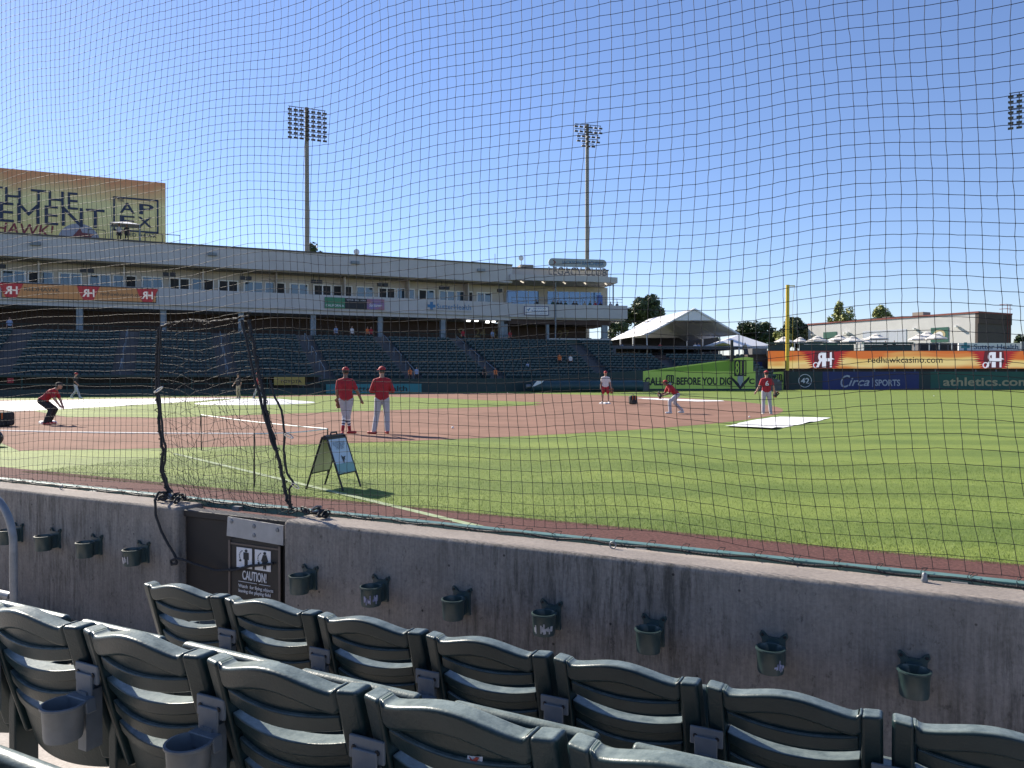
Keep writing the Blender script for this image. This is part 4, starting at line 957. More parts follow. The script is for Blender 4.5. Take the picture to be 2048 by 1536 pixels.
sc_ = N.new('ShaderNodeMath'); sc_.operation = 'MULTIPLY'; sc_.inputs[1].default_value = .8; L.new(ad.outputs[0], sc_.inputs[0]); L.new(sc_.outputs[0], cr.inputs[0]); L.new(cr.outputs[0], N['Principled BSDF'].inputs['Base Color'])
N['Principled BSDF'].inputs['Roughness'].default_value = .6
part('panel', MB().bb(-Wb, 0, 0, .5, zb0, zb1), bm_, t, False)
for i in range(6): part("post", MB().bb(-3 - 7 * i - .2, -3 - 7 * i + .2, .52, .9, -.5, zb1 - 1), M['pole'], t, False)
bi = mat('billboard navy', (.03, .045, .085), .6)
def bx(px, py): s = gs(px, by - .05); return s - s1, gz(s, by - .05, py)
def btext(tx, px0, px1, py0, py1, m, **k):
    xa, za = bx(px0, (py0 + py1) / 2); xb, zb = bx(px1, (py0 + py1) / 2); xc = (xa + xb) / 2
    pc = (px0 + px1) / 2; h_ = bx(pc, py0)[1] - bx(pc, py1)[1]
    return text(tx, m, t, w=xb - xa, h=h_, c=(xc, -.05, bx(pc, (py0 + py1) / 2)[1]), depth=.03, **k)
btext('ENTER WITH THE', -290, 158, 368, 404, bi); btext('EXCITEMENT', -205, 211, 404, 444, bi)
btext('AT RED HAWK!', -150, 109, 443, 466, mat('billboard red', (.26, .04, .05), .6), bold=.004, shear=.15)
xa, za = bx(230, 395); xb, zb = bx(317, 466); xc = (xa + xb) / 2; hh = za - zb; za += .0
for (p0, p1) in (((xa, za), (xb, za)), ((xa, zb), (xb, zb)), ((xa, zb), (xa, za)), ((xb, zb), (xb, za))):
    part('emblem_border', MB().bb(min(p0[0], p1[0]) - .09, max(p0[0], p1[0]) + .09, -.06, -.02 if p0[1] == p1[1] else -.021, min(p0[1], p1[1]) - .09, max(p0[1], p1[1]) + .09), bi, t, False)
for lt_, fx_, fz_ in (('A', -.20, .30), ('P', .24, .30), ('E', -.20, .70), ('X', .20, .70)): text(lt_, bi, t, w=(xb - xa) * .34, h=hh * .32, c=(xc + (xb - xa) * fx_, -.05, za - hh * fz_), bold=.012, depth=.03)
btext('THE', 236, 250, 398, 404, bi); btext('AT RED HAWK', 233, 315, 467, 474, bi)
xb0, zb_ = bx(160, 485); rb = 2.1
part('ball_print', MB().prismy([(xb0 + rb * math.cos(q), zb_ + rb * math.sin(q)) for q in np.linspace(-.3, math.pi + .3, 24)], -.03, -.005), mat('ball print', (.36, .36, .40), .6), t, False)
part('ball_mark', MB().prismy([(xb0 - .9, zb_ + .3), (xb0 + .1, zb_ + 1.6), (xb0 + .3, zb_ + 1.1), (xb0 + 1.5, zb_ + 1.0), (xb0 + .8, zb_ + .3), (xb0 + .4, zb_ + .1)], -.06, -.031), mat('ball mark', (.20, .05, .05), .6), t, False)
# roof canopy and bits on the roof edge
c0 = gpt(gs(253, 1), 1, ZR1 + .14); t = thing('roof_canopy', 'small white canopy on posts standing on the grandstand roof', 'canopy', tuple(c0), GA)
part('cover', MB().add([(-1.4, -1.2, 1.7), (1.4, -1.2, 1.7), (1.4, 1.2, 1.7), (-1.4, 1.2, 1.7), (0, 0, 2.1)], [(0, 1, 4), (1, 2, 4), (2, 3, 4), (3, 0, 4), (3, 2, 1, 0)]), M['tent'], t, False)
for a in (-1.3, 1.3):
    for b_ in (-1.1, 1.1): part('post', MB().tube([(a, b_, 0), (a, b_, 1.72)], .04, 5), M['column'], t)
for px0, px1, lb in ((292, 361, 'thin dark guard rail on the grandstand roof edge right of the canopy'), (178, 212, 'thin dark guard rail on the roof edge left of the canopy')):
    sa, sb_ = gs(px0, 0), gs(px1, 0); t = thing('roof_rail', lb, 'railing', tuple(gpt(sa, 0, ZR1 + .14)), GA)
    part('rail', MB().tube([(0, 0, .9), (sb_ - sa, 0, .9)], .04, 5), M['roofdark'], t)
    for x in (0, (sb_ - sa) / 2, sb_ - sa): part('post', MB().tube([(x, 0, 0), (x, 0, .9)], .04, 5), M['roofdark'], t)
for px, h_, lb in ((715, 1.0, 'short grey antenna on the grandstand roof'), (990, 1.6, 'thin antenna rod at right end of the grandstand roof'), (1043, 1.6, 'mast with a round white dish on the club roof')):
    p = gpt(gs(px, 2), 2, ZR1 + .14) if px < 1030 else lpt(ls(px, 2), 2, 15.1)
    t = thing('antenna', lb, 'antenna', tuple(p), GA); part('mast', MB().tube([(0, 0, 0), (0, 0, h_)], .04, 5), M['column'], t)
    if px != 990: part('dish', MB().ball((-.1, -.1, h_ - .3), (.35, .12, .35), 10, 6), M['white'], t)
# ------------------------------------------------------------------ left field corner: slanting banner wall, fence, lit board, foul pole
def flat(name, label, cat, Y, px0, px1, py1, z0, m, thick=.25, group=None):
    x0, x1 = (px0 - 1024) / FPX * Y, (px1 - 1024) / FPX * Y; z1 = HC - (py1 - YH) / FPX * Y
    t = thing(name, label, cat, ((x0 + x1) / 2, Y, z0), 0, group)
    part('panel', MB().bb(-(x1 - x0) / 2, (x1 - x0) / 2, 0, thick, 0, z1 - z0), m, t, False)
    return t, x1 - x0, z1 - z0
YW = 82.2
def wx(px, Y=YW): return (px - 1024) / FPX * Y
def wz(py, Y=YW): return HC - (py - YH) / FPX * Y
# dark green wall from the stand to the banner
t = thing('corner_wall', 'dark green padded wall left of the lime banner, behind the rolled tarp', 'wall', (wx(1000, 79), 79.2, 0), math.atan2(YW - 79.2, wx(1286) - wx(1000, 79)))
Lw = math.hypot(YW - 79.2, wx(1286) - wx(1000, 79))
npan = 7
for i in range(npan):
    a, b_ = Lw * i / npan, Lw * (i + 1) / npan; ha = 1.25 + .95 * i / npan; hb = 1.25 + .95 * (i + 1) / npan
    part('pad', MB().prismy([(a + .01, 0), (b_ - .01, 0), (b_ - .01, hb), (a + .01, ha)], 0, .3), M['padgreen'], t, False)
# lime banner wall with a slanting top
t = thing('banner_wall', 'lime green slanting banner wall with black dig safety lettering', 'wall', (0, YW, 0))
x0, x1, x2, x3 = wx(1286), wx(1468), wx(1495), wx(1511)
part('wall_body', MB().prismy([(x0, 0), (x3, 0), (x3, wz(743)), (x2 + .6, wz(743)), (x2 + .6, wz(716)), (x2, wz(714)), (x0, wz(742.5))], 0, .3), M['lime'], t, False)
part('upper_band', MB().prismy([(x0 + .6, wz(742.8)), (x1, wz(720.5)), (x1, wz(742)), ], -.012, -.001), M['limedark'], t, False)
part('base_strip', MB().bb(x0, x3, -.03, -.002, .02, .22), M['padgreen'], t, False)
def wtext(tx, px0, px1, py0, py1, m=None, par=None, Y=YW, y=-.03, **k):
    return text(tx, m or M['ink'], par or t, w=wx(px1, Y) - wx(px0, Y), h=wz(py0, Y) - wz(py1, Y), c=((wx(px0, Y) + wx(px1, Y)) / 2, y, (wz(py0, Y) + wz(py1, Y)) / 2), **k)
wtext('CALL', 1290, 1326, 754.5, 771, bold=.03); wtext('BEFORE YOU DIG', 1353, 1463, 754.5, 770, bold=.03); wtext('C', 1498, 1509, 757, 768, bold=.03)
def shield(px, py, r, Y, par, y=-.02, k=1.0):
    cx, cz = wx(px, Y), wz(py, Y)
    part('shield', MB().prismy([(cx - 1.9 * r, cz + .9 * r), (cx - 1.9 * r, cz + .3 * r), (cx, cz - 1.9 * r), (cx + 1.9 * r, cz + .3 * r), (cx + 1.9 * r, cz + .9 * r), (cx, cz - .9 * r)], y, y + .015), M['ink'], par, False)
    part('shovel_blade', MB().prismy([(cx - .55 * r, cz + .9 * r), (cx + .55 * r, cz + .9 * r), (cx + .6 * r, cz - .1 * r), (cx, cz - 1.2 * r), (cx - .6 * r, cz - .1 * r)], y - .02, y - .004), mat('blade grey', (.33, .36, .38), .5), par, False)
def logo811(px, py0, py1, wpx, Y, par, y=-.03):
    xa_, xb_, za_, zb_ = wx(px - wpx / 2 - 1.2, Y), wx(px + wpx / 2 + 1.2, Y), wz(py0 - 1.2, Y), wz(py1 + 1.2, Y); s_ = (xb_ - xa_) / 3
    part('outline', MB().prismy([(xa_, zb_), (xb_, zb_), (xb_, za_ - .3 * s_), (xb_ - .3 * s_, za_ - .1 * s_), (xb_ - s_, za_), (xb_ - 1.15 * s_, za_ - .15 * s_), (xb_ - 2 * s_, za_), (xa_ + .3 * s_, za_ - .05 * s_), (xa_, za_ - .4 * s_)], y, y + .012), M['ink'], par, False)
    wtext('811', px - wpx / 2 + 1.2, px + wpx / 2 - 1.2, py0 + 1.2, py1 - 1.2, mat('lime print', (.42, .58, .08), .6), par, Y, y - .015, bold=.015)
logo811(1340, 751, 765, 13, YW, t); shield(1340, 768, .22, YW, t)
logo811(1480.5, 721, 751, 22, YW, t); shield(1480.5, 761, .52, YW, t)
# outfield fence panels, right of the corner
YFN = 90.0
def fpanel(px0, px1, m, label, sub=True):
    t_, w, h = flat('fence_pad', label, 'fence', YFN, px0, px1, 743.3, 0, m, .25, 'padded outfield fence sections'); return t_, w, h
t1, w, h = fpanel(1512, 1546, M['padgreen'], 'dark green outfield fence pad left of the small lime panel')
t1, w, h = fpanel(1546.2, 1567, M['lime'], 'small lime outfield fence panel left of the foul pole'); 
tp_ = thing('fence_logo', 'black dig safety logo on the small lime fence panel', 'logo', (0, YFN - .03, 0)); logo811(1556, 749, 762, 14, YFN, tp_, -.02); shield(1556, 764, .3, YFN, tp_, -.01)
t1, w, h = fpanel(1567.2, 1645, M['padgreen'], 'dark green fence pad with the circled white number 42')
ccx = wx(1610, YFN) - t1.location.x; cz_ = wz(761.5, YFN)
part('ring', MB().prismy([(ccx + .78 * math.cos(q), cz_ + .78 * math.sin(q)) for q in np.linspace(0, 6.283, 28, endpoint=False)], -.02, -.002), M['white2'], t1, False)
part('disc', MB().prismy([(ccx + .71 * math.cos(q), cz_ + .71 * math.sin(q)) for q in np.linspace(0, 6.283, 28, endpoint=False)], -.03, -.021), M['padgreen'], t1, False)
text('42', M['white2'], t1, w=1.0, h=.66, c=(ccx, -.045, cz_), bold=.02)
t1, w, h = fpanel(1645.2, 1838, M['navy'], 'navy blue fence pad with white sports lettering')
sil = mat('silver print', (.40, .42, .48), .5)
def ft(tx, p0, p1, y0, y1, m, **k): return text(tx, m, t1, w=wx(p1, YFN) - wx(p0, YFN), h=wz(y0, YFN) - wz(y1, YFN), c=((wx(p0, YFN) + wx(p1, YFN)) / 2 - t1.location.x, -.02, (wz(y0, YFN) + wz(y1, YFN)) / 2), **k)
ft('C', 1681, 1700, 750, 775, sil, shear=.3, bold=.0); ft('irca', 1697, 1739, 756, 772, sil, shear=.35, bold=.01)
xx = wx(1745, YFN) - t1.location.x; part('divider', MB().bb(xx - .03, xx + .03, -.02, -.002, wz(774, YFN), wz(756, YFN)), sil, t1, False)
ft('SPORTS', 1750, 1800, 759, 772, sil, bold=.02)
t1, w, h = fpanel(1838.2, 1861, M['padgreen'], 'narrow dark green fence pad between the navy and green pads')
t1, w, h = fpanel(1861.2, 2250, M['teal'], 'green fence pad with tan web address at right edge')
ft('athletics.com', 1886, 2060, 755, 772, M['gold'], bold=.02)
for px in range(1660, 2240, 24):
    pass
fr_ = thing('strip_wall', 'grey wall strip above the outfield fence, below the lit board', 'wall', (wx(1534, 91), 91, 0))
part('strip', MB().bb(0, 48, 0, .3, 0, wz(736, 91)), M['brickdark'], fr_, False)
for i in range(20): part('stud', MB().bb(.6 + 2.4 * i, .75 + 2.4 * i, -.06, -.002, 2.1, wz(737, 91) - .02), M['column'], fr_, False)
# lit board
YB_ = 90.6
t, w, h = flat('lit_fence_board', 'long lit orange and yellow board with red winged emblems above fence', 'sign', YB_, 1535, 2260, 701, wz(738, YB_), M['black'], .3)
lb_ = bpy.data.materials.new('led sunset'); lb_.use_nodes = True; nt = lb_.node_tree; N = nt.nodes; L = nt.links
tc = N.new('ShaderNodeTexCoord'); nz = N.new('ShaderNodeTexWave'); nz.wave_type = 'RINGS'; nz.inputs['Scale'].default_value = .35; nz.inputs['Distortion'].default_value = 6; nz.inputs['Detail'].default_value = 2; nz.inputs['Detail Scale'].default_value = .4
sp_ = N.new('ShaderNodeSeparateXYZ'); L.new(tc.outputs['Object'], sp_.inputs[0]); L.new(tc.outputs['Object'], nz.inputs['Vector'])
n3 = N.new('ShaderNodeTexNoise'); n3.inputs['Scale'].default_value = .12; n3.inputs['Detail'].default_value = 1; L.new(tc.outputs['Object'], n3.inputs['Vector'])
m1 = N.new('ShaderNodeMath'); m1.operation = 'MULTIPLY_ADD'; m1.inputs[1].default_value = .10; L.new(nz.outputs['Fac'], m1.inputs[0])
m2 = N.new('ShaderNodeMath'); m2.operation = 'MULTIPLY_ADD'; m2.inputs[1].default_value = .30; L.new(sp_.outputs['Z'], m2.inputs[0]); L.new(n3.outputs['Fac'], m2.inputs[2]); L.new(m2.outputs[0], m1.inputs[2])
cr = N.new('ShaderNodeValToRGB'); e = cr.color_ramp.elements; e[0].position = .50; e[0].color = (.62, .21, .03, 1); e[1].position = 1.0; e[1].color = (.66, .16, .02, 1); q_ = e.new(.72); q_.color = (.85, .70, .30, 1); q_ = e.new(.86); q_.color = (.80, .58, .18, 1)
L.new(m1.outputs[0], cr.inputs[0]); bs_ = N['Principled BSDF']; bs_.inputs['Base Color'].default_value = (.05, .04, .03, 1); L.new(cr.outputs[0], bs_.inputs['Emission Color']); bs_.inputs['Emission Strength'].default_value = .34
part('screen', MB().bb(-w / 2 + .05, w / 2 - .05, -.02, -.002, .06, h - .06), lb_, t, False)
lred = emis('screen red', (.40, .012, .02), .3); lwht = emis('screen white', (.75, .78, .9), .36); ldrk = emis('screen dark red', (.10, .01, .02), .3); lblk = emis('screen black', (.01, .012, .01), .1)
for px in (1648, 1987):
    cx = wx(px, YB_) - t.location.x
    for s in (-1, 1):
        m = MB()
        for i in range(9):
            q = R(-58 + 14.5 * i); r1 = 2.9 - .10 * abs(i - 5); p = Vector((.55, 0)); 
            base_ = [(.7, h / 2 - .9 + .2 * i), (.7, h / 2 - .65 + .2 * i)]
            tip = (1.75 + 1.45 * (i / 8), max(.08, min(h - .08, h / 2 - 1.0 + .26 * i)))
            m.prismy([(cx + s * base_[0][0], max(.08, base_[0][1] - .1)), (cx + s * base_[1][0], min(h - .08, base_[1][1] + .1)), (cx + s * tip[0], tip[1])], -.045 - .002 * i, -.022)
        o_ = part('wing', m, lred, t, False); o_['kind'] = 'stuff'
    part('emblem_shield', MB().prismy([(cx - 1.1, h - .07), (cx + 1.1, h - .07), (cx + 1.25, h / 2), (cx + .9, .07), (cx - .9, .07), (cx - 1.25, h / 2)], -.075, -.064), ldrk, t, False)
    text('R', lwht, t, w=.95, h=h * .82, c=(cx - .5, -.09, h / 2), mirror=True, bold=.03); text('H', lwht, t, w=.9, h=h * .82, c=(cx + .42, -.09, h / 2), bold=.03)
    part('tail_swash', MB().tube([(cx - 1.0 + .3 * math.cos(q), -.08, .45 + .3 * math.sin(q)) for q in np.linspace(.3, 5.2, 12)], .06, 5), lwht, t)
    part('talon_stroke', MB().prismy([(cx - .1, h / 2 - .08), (cx + 1.2, h / 2 + .06), (cx + .9, h / 2 + .2), (cx + .1, h / 2 + .12)], -.10, -.092), lwht, t, False)
text('redhawkcasino.com', lblk, t, w=wx(1884, YB_) - wx(1735, YB_), h=.75, c=(wx(1810, YB_) - t.location.x, -.04, h / 2), bold=.005)
# foul pole
t = thing('foul_pole', 'tall yellow foul pole at the left field corner', 'pole', (wx(1574.5, 89.4), 89.4, 0))
part('upper_tube', MB().tube([(0, 0, wz(741, 89.4)), (0, 0, wz(570, 89.4))], .21, 14), M['yellow'], t)
part('lower_tube', MB().tube([(0, 0, 0), (0, 0, wz(741, 89.4))], .2, 14), M['bark'], t)
part('top_arm', MB().bb(.1, .85, -.05, .05, wz(571, 89.4) - .12, wz(571, 89.4)), M['yellow'], t, False)
part('wire', MB().tube([(.8, 0, wz(571, 89.4) - .1), (.62, 0, 10), (.6, 0, 2.3)], .02, 4), M['yellow'], t)
# brick pier and speaker post beside the corner
t = thing('brick_pier', 'brown brick pier with a navy door between banner wall and lit board', 'wall', (wx(1495, 92), 92, 0))
part('pier_body', MB().bb(0, wx(1600, 92) - wx(1495, 92), 0, 6, 0, wz(709, 92)), M['brownwall'], t, False)
part('coping', MB().bb(.5, wx(1533, 92) - wx(1495, 92), -.2, 3, wz(709, 92) + .003, wz(697, 92)), M['bowl'], t, False)
part('door', MB().bb(1.1, 1.75, -.05, -.003, 2.1, wz(724, 92)), M['navy'], t, False)
t = thing('speaker_post', 'slim black loudspeaker post at top of the lime banner wall', 'speaker', (wx(1463.5, 81.9), 81.9, 0))
part('post', MB().tube([(0, 0, 0), (0, 0, wz(722, 81.9))], .05, 6), M['black'], t); part('cabinet', MB().bb(-.13, .13, -.13, .13, wz(723, 81.9), wz(680, 81.9)), M['black'], t, False)
# rolled field tarp lying along the corner wall
c = gnd(1175, 783.5); t = thing('rolled_tarp', 'long rolled dark field tarp lying along the corner wall', 'tarp', (wx(1062, 76.5), 76.6, 0), R(8))
Lr = wx(1292, 76.5) - wx(1062, 76.5)
part('roll', MB().tube([(x, 0, .56 + .01 * math.sin(x * 2)) for x in np.linspace(0, Lr, 24)], .55, 16), mat('tarp green', (.020, .055, .065), .5, var=.2, vs=1.2, bump=.4, bs=3), t)
part('core', MB().tube([(-.5, 0, .56), (-.01, 0, .56)], .2, 10), M['steel'], t)
part('cover_flap', MB().prismy([(0, .5), (.5, 1.1), (1.2, 1.16), (1.0, .9), (.35, .62)], -.62, -.56), M['tarp'], t, False)

# ------------------------------------------------------------------ deck behind the board, parasols, white building
t = thing('party_deck', 'dark green railed terrace deck above the lit board', 'deck', (wx(1536, 92.5), 92.5, 0))
Ld = wx(1835, 92.5) - wx(1536, 92.5) + 6; zd = wz(702, 92.5)
part('deck_slab', MB().bb(1.5, Ld + 20, .5, 16, zd - .5, zd), M['bowl'], t, False)
part('deck_front', MB().bb(.2, Ld, .2, .49, zd - .6, zd + .05), M['roofdark'], t, False)
for a, b_ in ((wx(1535, 92.5), wx(1582, 92.5)), (wx(1598, 92.5), wx(1710, 92.5)), (wx(1727, 92.5), wx(1826, 92.5))):
    o0 = t.location.x; part('drink_rail', MB().bb(a - o0, b_ - o0, -.1, .5, wz(688, 92.5), wz(684.5, 92.5)), M['rail'], t, False)
    part('screen_panel', MB().bb(a - o0 + .1, b_ - o0 - .1, .1, .18, zd + .06, wz(689, 92.5)), M['rail'], t, False)
for px in (1590, 1600, 1715, 1722, 1830, 1860, 1880, 1905, 1918): part('rail_post', MB().bb(wx(px, 92.5) - t.location.x - .05, wx(px, 92.5) - t.location.x + .05, .1, .2, zd - .3, zd + 1.0), M['column'], t, False)
t = thing('bar_block', 'grey bar counter block with dark hatches right of the deck', 'bar', (wx(1836, 93.5), 93.5, zd - .5))
wb_ = wx(1918, 93.5) - wx(1836, 93.5); hb_ = wz(686, 93.5) - zd + .5
part('body', MB().bb(0, wb_, 0, 2, 0, hb_), M['bowl'], t, False)
for i in range(4): part('hatch', MB().bb(.3 + i * 1.15, 1.2 + i * 1.15, -.03, -.002, hb_ - .85, hb_ - .2), M['dark'], t, False)
t, w, h = flat('board_top_sign', 'white sign with blue health lettering above the lit board at right', 'sign', 91.6, 1917, 2041, 686, wz(701, 91.6), M['white'], .2)
cxp = -w / 2 + .8; part('emblem', cross(cxp, h / 2 + .02, .5, -.03, -.004), mat('teal print', (.03, .22, .27), .5), t, False); text('Sutter Health', mat('sign navy', (.04, .10, .20), .5), t, w=w - 2.1, h=.6, c=(.75, -.03, h / 2), bold=.008)
t, w, h = flat('dark_screen_wall', 'dark panel wall at the right frame edge above the lit board', 'wall', 91.7, 2042, 2240, 683, wz(701, 91.7), M['column'], .2)
def parasol(px, pyt, Y, wpx, label, tilt=0):
    rad = wpx / FPX * Y / 2; zt = wz(pyt, Y); zd_ = zd; t = thing('parasol', label, 'parasol', (wx(px, Y), Y, zd_), R(17 * (px % 7)), 'white parasols on the deck')
    H = zt - zd_; n = 8
    def ring(r, z, a0=0): return [(r * math.cos(2 * math.pi * i / n), r * math.sin(2 * math.pi * i / n), z) for i in range(n)]
    m = MB(); top = ring(.28 * rad, H - .22); mid = ring(.65 * rad, H - .48); bot = ring(rad, H - .66); bt = ring(rad, H - .80)
    fs = [(i + a * n, (i + 1) % n + a * n, (i + 1) % n + (a + 1) * n, i + (a + 1) * n) for a in range(3) for i in range(n)]
    cnp = part('canopy', m.add(top + mid + bot + bt, fs), M['umb'], t, False); cnp.modifiers.new('th', 'SOLIDIFY').thickness = .02
    v = link('vent', MB().add(ring(.4 * rad, H - .20) + [(0, 0, H)], [(i, (i + 1) % n, n) for i in range(n)]).mesh('vent', M['umb'], False), cnp); v.modifiers.new('th', 'SOLIDIFY').thickness = .02
    part('pole', MB().tube([(0, 0, 0), (0, 0, H - .1)], .035, 6), M['column'], t)
    for i in range(n): part('rib', MB().tube([(0, 0, H - .3), bot[i]], .012, 4), M['column'], t)
    part('base', MB().lathe([(.001, .08), (.35, .07), (.4, 0)], 12), M['column'], t)
ul = ['leftmost white parasol, just left of the foul pole', 'second white parasol from left, right of the foul pole', 'third white parasol from left with an open vent', 'white parasol in front of the dark green poster', 'pointed white parasol right of the dark green poster',
      'white parasol at the left end of the building doorway', 'large white parasol in front of the building doorway', 'left parasol of the right hand cluster', 'tallest parasol of the right hand cluster', 'rightmost white parasol beside the green emblem banner']
for i, (px, py, Y, w_) in enumerate(((1568, 673, 97, 40), (1600, 674, 101, 36), (1634, 671, 96, 44), (1678, 669, 100, 42), (1704, 672, 98, 46), (1728, 676, 103, 36), (1752, 667, 97, 46), (1838, 668, 99, 40), (1853, 663, 102, 42), (1872, 666, 97, 40))): parasol(px, py, Y, w_, ul[i])
# long white lowered awning under the parasols
t = thing('deck_awning', 'long low white awning under the parasols on the deck', 'awning', (wx(1648, 99.5), 99.5, zd))
wa = (wx(1700, 99.5) - wx(1605, 99.5)) / 2
part('roof', MB().add([(-wa, -1.2, 1.1), (wa, -1.2, 1.25), (wa - .5, 1.2, 1.75), (-wa + 1.6, 1.2, 1.7), (-wa, -1.2, 1.02), (wa, -1.2, 1.17), (wa - .5, 1.2, 1.67), (-wa + 1.6, 1.2, 1.62)], [(0, 1, 2, 3), (7, 6, 5, 4), (0, 4, 5, 1), (1, 5, 6, 2), (2, 6, 7, 3), (3, 7, 4, 0)]), M['tent'], t, False)
for x in (-wa + .2, 0, wa - .2): part('post', MB().tube([(x, -1.1, 0), (x, -1.1, 1.1)], .04, 5), M['column'], t)
# white building
Yr, Yl = 118.0, 146.0; A = Vector((wx(1955, Yr), Yr, 0)); B = Vector((wx(1616, Yl), Yl, 0)); zt_ = wz(626, Yr); Lb = (A - B).length; ab = math.atan2(A.y - B.y, A.x - B.x)
t = thing('white_building', 'pale flat roofed building behind the deck with brick right side', 'building', (B.x, B.y, 0), ab)
Dp = 9.0
part('front_wall', MB().bb(0, Lb - .42, 0, Dp, -.5, zt_), M['cream'], t, False)
part('brick_side', MB().bb(Lb - .418, Lb, .0, Dp, -.5, zt_ - .01), M['brickdark'], t, False)
part('roof_trim', MB().bb(-.15, Lb + .15, -.12, Dp + .1, zt_ + .003, zt_ + .26), M['rustred'], t, False)
part('side_band', MB().bb(Lb + .003, Lb + .12, 0, Dp, zt_ - 1.6, zt_), M['brownwall'], t, False)
part('doorway', MB().bb(Lb * .37, Lb * .63, -.06, -.003, 0, wz(658, 128)), mat('roller door', (.46, .49, .55), .5), t, False)
for i in range(5): part('door_seam', MB().bb(Lb * .37 + i * Lb * .052, Lb * .37 + i * Lb * .052 + .06, -.08, -.061, 0, wz(658, 128) - .1), M['frame'], t, False)
for f_ in (.04, .26, .28, .68, .90):
    part('wall_lamp', MB().box((Lb * f_, -.35, zt_ - 1.9), (.35, .5, .3)).box((Lb * f_, -.05, zt_ - 1.9), (.15, .2, .15)), M['frame'], t, False)
part('roof_unit', MB().bb(Lb * .62, Lb * .68, 2, 4, zt_ + .26, zt_ + 1.0), M['soffit'], t, False); part('roof_unit', MB().bb(Lb * .42, Lb * .47, 3, 5, zt_ + .26, zt_ + .7), M['soffit'], t, False)
lad = MB()
for y in (Dp - 1.6, Dp - .9): lad.tube([(Lb + .3, y, .5), (Lb + .3, y, zt_ + 1.6)], .05, 5)
o_ = part('roof_ladder', lad, M['rustred'], t); 
for i in range(14): part('rung', MB().tube([(Lb + .3, Dp - 1.6, .8 + i * .75), (Lb + .3, Dp - .9, .8 + i * .75)], .03, 4), M['rustred'], t)
for z in (zt_ + .9, zt_ + 1.6): part('cage_rail', MB().tube([(Lb - .6, Dp - 2.2, z), (Lb + .4, Dp - 2.2, z), (Lb + .4, Dp - .5, z)], .05, 5), M['rustred'], t)
for f0, pz0, pz1, lb, nm in ((.155, 706, 664, 'dark green poster on the pale building behind parasols', 'wall_poster'), (.81, 684, 655, 'dark green banner with a round gold emblem on the pale building', 'emblem_banner')):
    Yp = B.y + (A.y - B.y) * f0; tt = thing(nm, lb, 'banner', tuple(B + (A - B) * f0 + Vector((0, 0, wz(pz0, Yp)))), ab); hh = wz(pz1, Yp) - wz(pz0, Yp)
    part('panel', MB().bb(-1.45, 1.45, -.08, -.003, 0, hh), M['teal'], tt, False)
    if f0 > .5:
        part('ring', MB().prismy([(1.0 * math.cos(q), hh / 2 + .8 * math.sin(q)) for q in np.linspace(0, 6.283, 24, endpoint=False)], -.1, -.081), M['gold'], tt, False); part('disc', MB().prismy([(.6 * math.cos(q), hh / 2 + .5 * math.sin(q)) for q in np.linspace(0, 6.283, 20, endpoint=False)], -.115, -.101), M['white2'], tt, False)

# ------------------------------------------------------------------ tents
Ya = 99.0; apex = at(1388, 618, Ya); el = at(1294, 669, Ya); er = at(1478, 668, Ya); rl = at(1297, 628, 117.0)
zfl = 4.4
t = thing('frame_tent', 'large white peaked frame tent at the end of the stand', 'tent', (apex.x, Ya, zfl), R(0))
ax_ = Vector((rl.x - apex.x, rl.y - apex.y, 0)); W2l, W2r = apex.x - el.x, er.x - apex.x; ze = el.z - zfl; za = apex.z - zfl
def tp3(f, s, z): return (ax_.x * f + s, ax_.y * f, z)
roofL = MB(); roofR = MB(); n = 8; nv = 4
for roof, W2, sgn_ in ((roofL, W2l, -1), (roofR, W2r, 1)):
    vs = []
    for i in range(n + 1):
        for j in range(nv + 1):
            f = i / n; q = j / nv; sag = -.16 * math.sin(math.pi * q) * (1 - abs(math.cos(math.pi * f * 4)) * .7); vs.append(tp3(f, sgn_ * W2 * q, za + (ze - za) * q + sag))
    roof.add(vs, [(i * (nv + 1) + j, i * (nv + 1) + j + 1, (i + 1) * (nv + 1) + j + 1, (i + 1) * (nv + 1) + j) for i in range(n) for j in range(nv)])
for roof in (roofL, roofR): o_ = part('roof_panel', roof, M['tent'], t, True, 60); o_.modifiers.new('th', 'SOLIDIFY').thickness = .03
part('hip_end', MB().add([tp3(1, 0, za), tp3(1, -W2l, ze), tp3(1.35, -W2l * .2, ze), tp3(1, W2r, ze)], [(0, 1, 2), (0, 2, 3)]), M['tent'], t, False)
zg = at(0, 641, Ya).z - zfl; fx = (za - zg) / (za - ze)
part('gable_flap', MB().prismy([(0, za), (-W2l * fx, zg), (W2r * fx, zg)], -.05, -.01), M['tent'], t, False)
for s, W2 in ((-1, W2l), (1, W2r)): part('gable_edge', MB().tube([(0, -.06, za), (s * W2, -.06, ze)], .14, 6), M['tent'], t)
for f in (0, .33, .66, 1):
    for s in (-W2l, W2r): part('post', MB().tube([tp3(f, s, 0), tp3(f, s, ze)], .09, 6), M['frame'], t)
for f in (.33, .66): part('rafter', MB().tube([tp3(f, -W2l, ze - .1), tp3(f, 0, za - .15), tp3(f, W2r, ze - .1)], .07, 5), M['frame'], t)
t = thing('canopy_tent', 'smaller white pyramid tent right of the large tent', 'tent', (wx(1490, 104), 106, 4.2))
a_, b_ = wx(1420, 104) - t.location.x, wx(1546, 104) - t.location.x; zt2 = wz(667, 104) - 4.2; ze2 = wz(692, 104) - 4.2
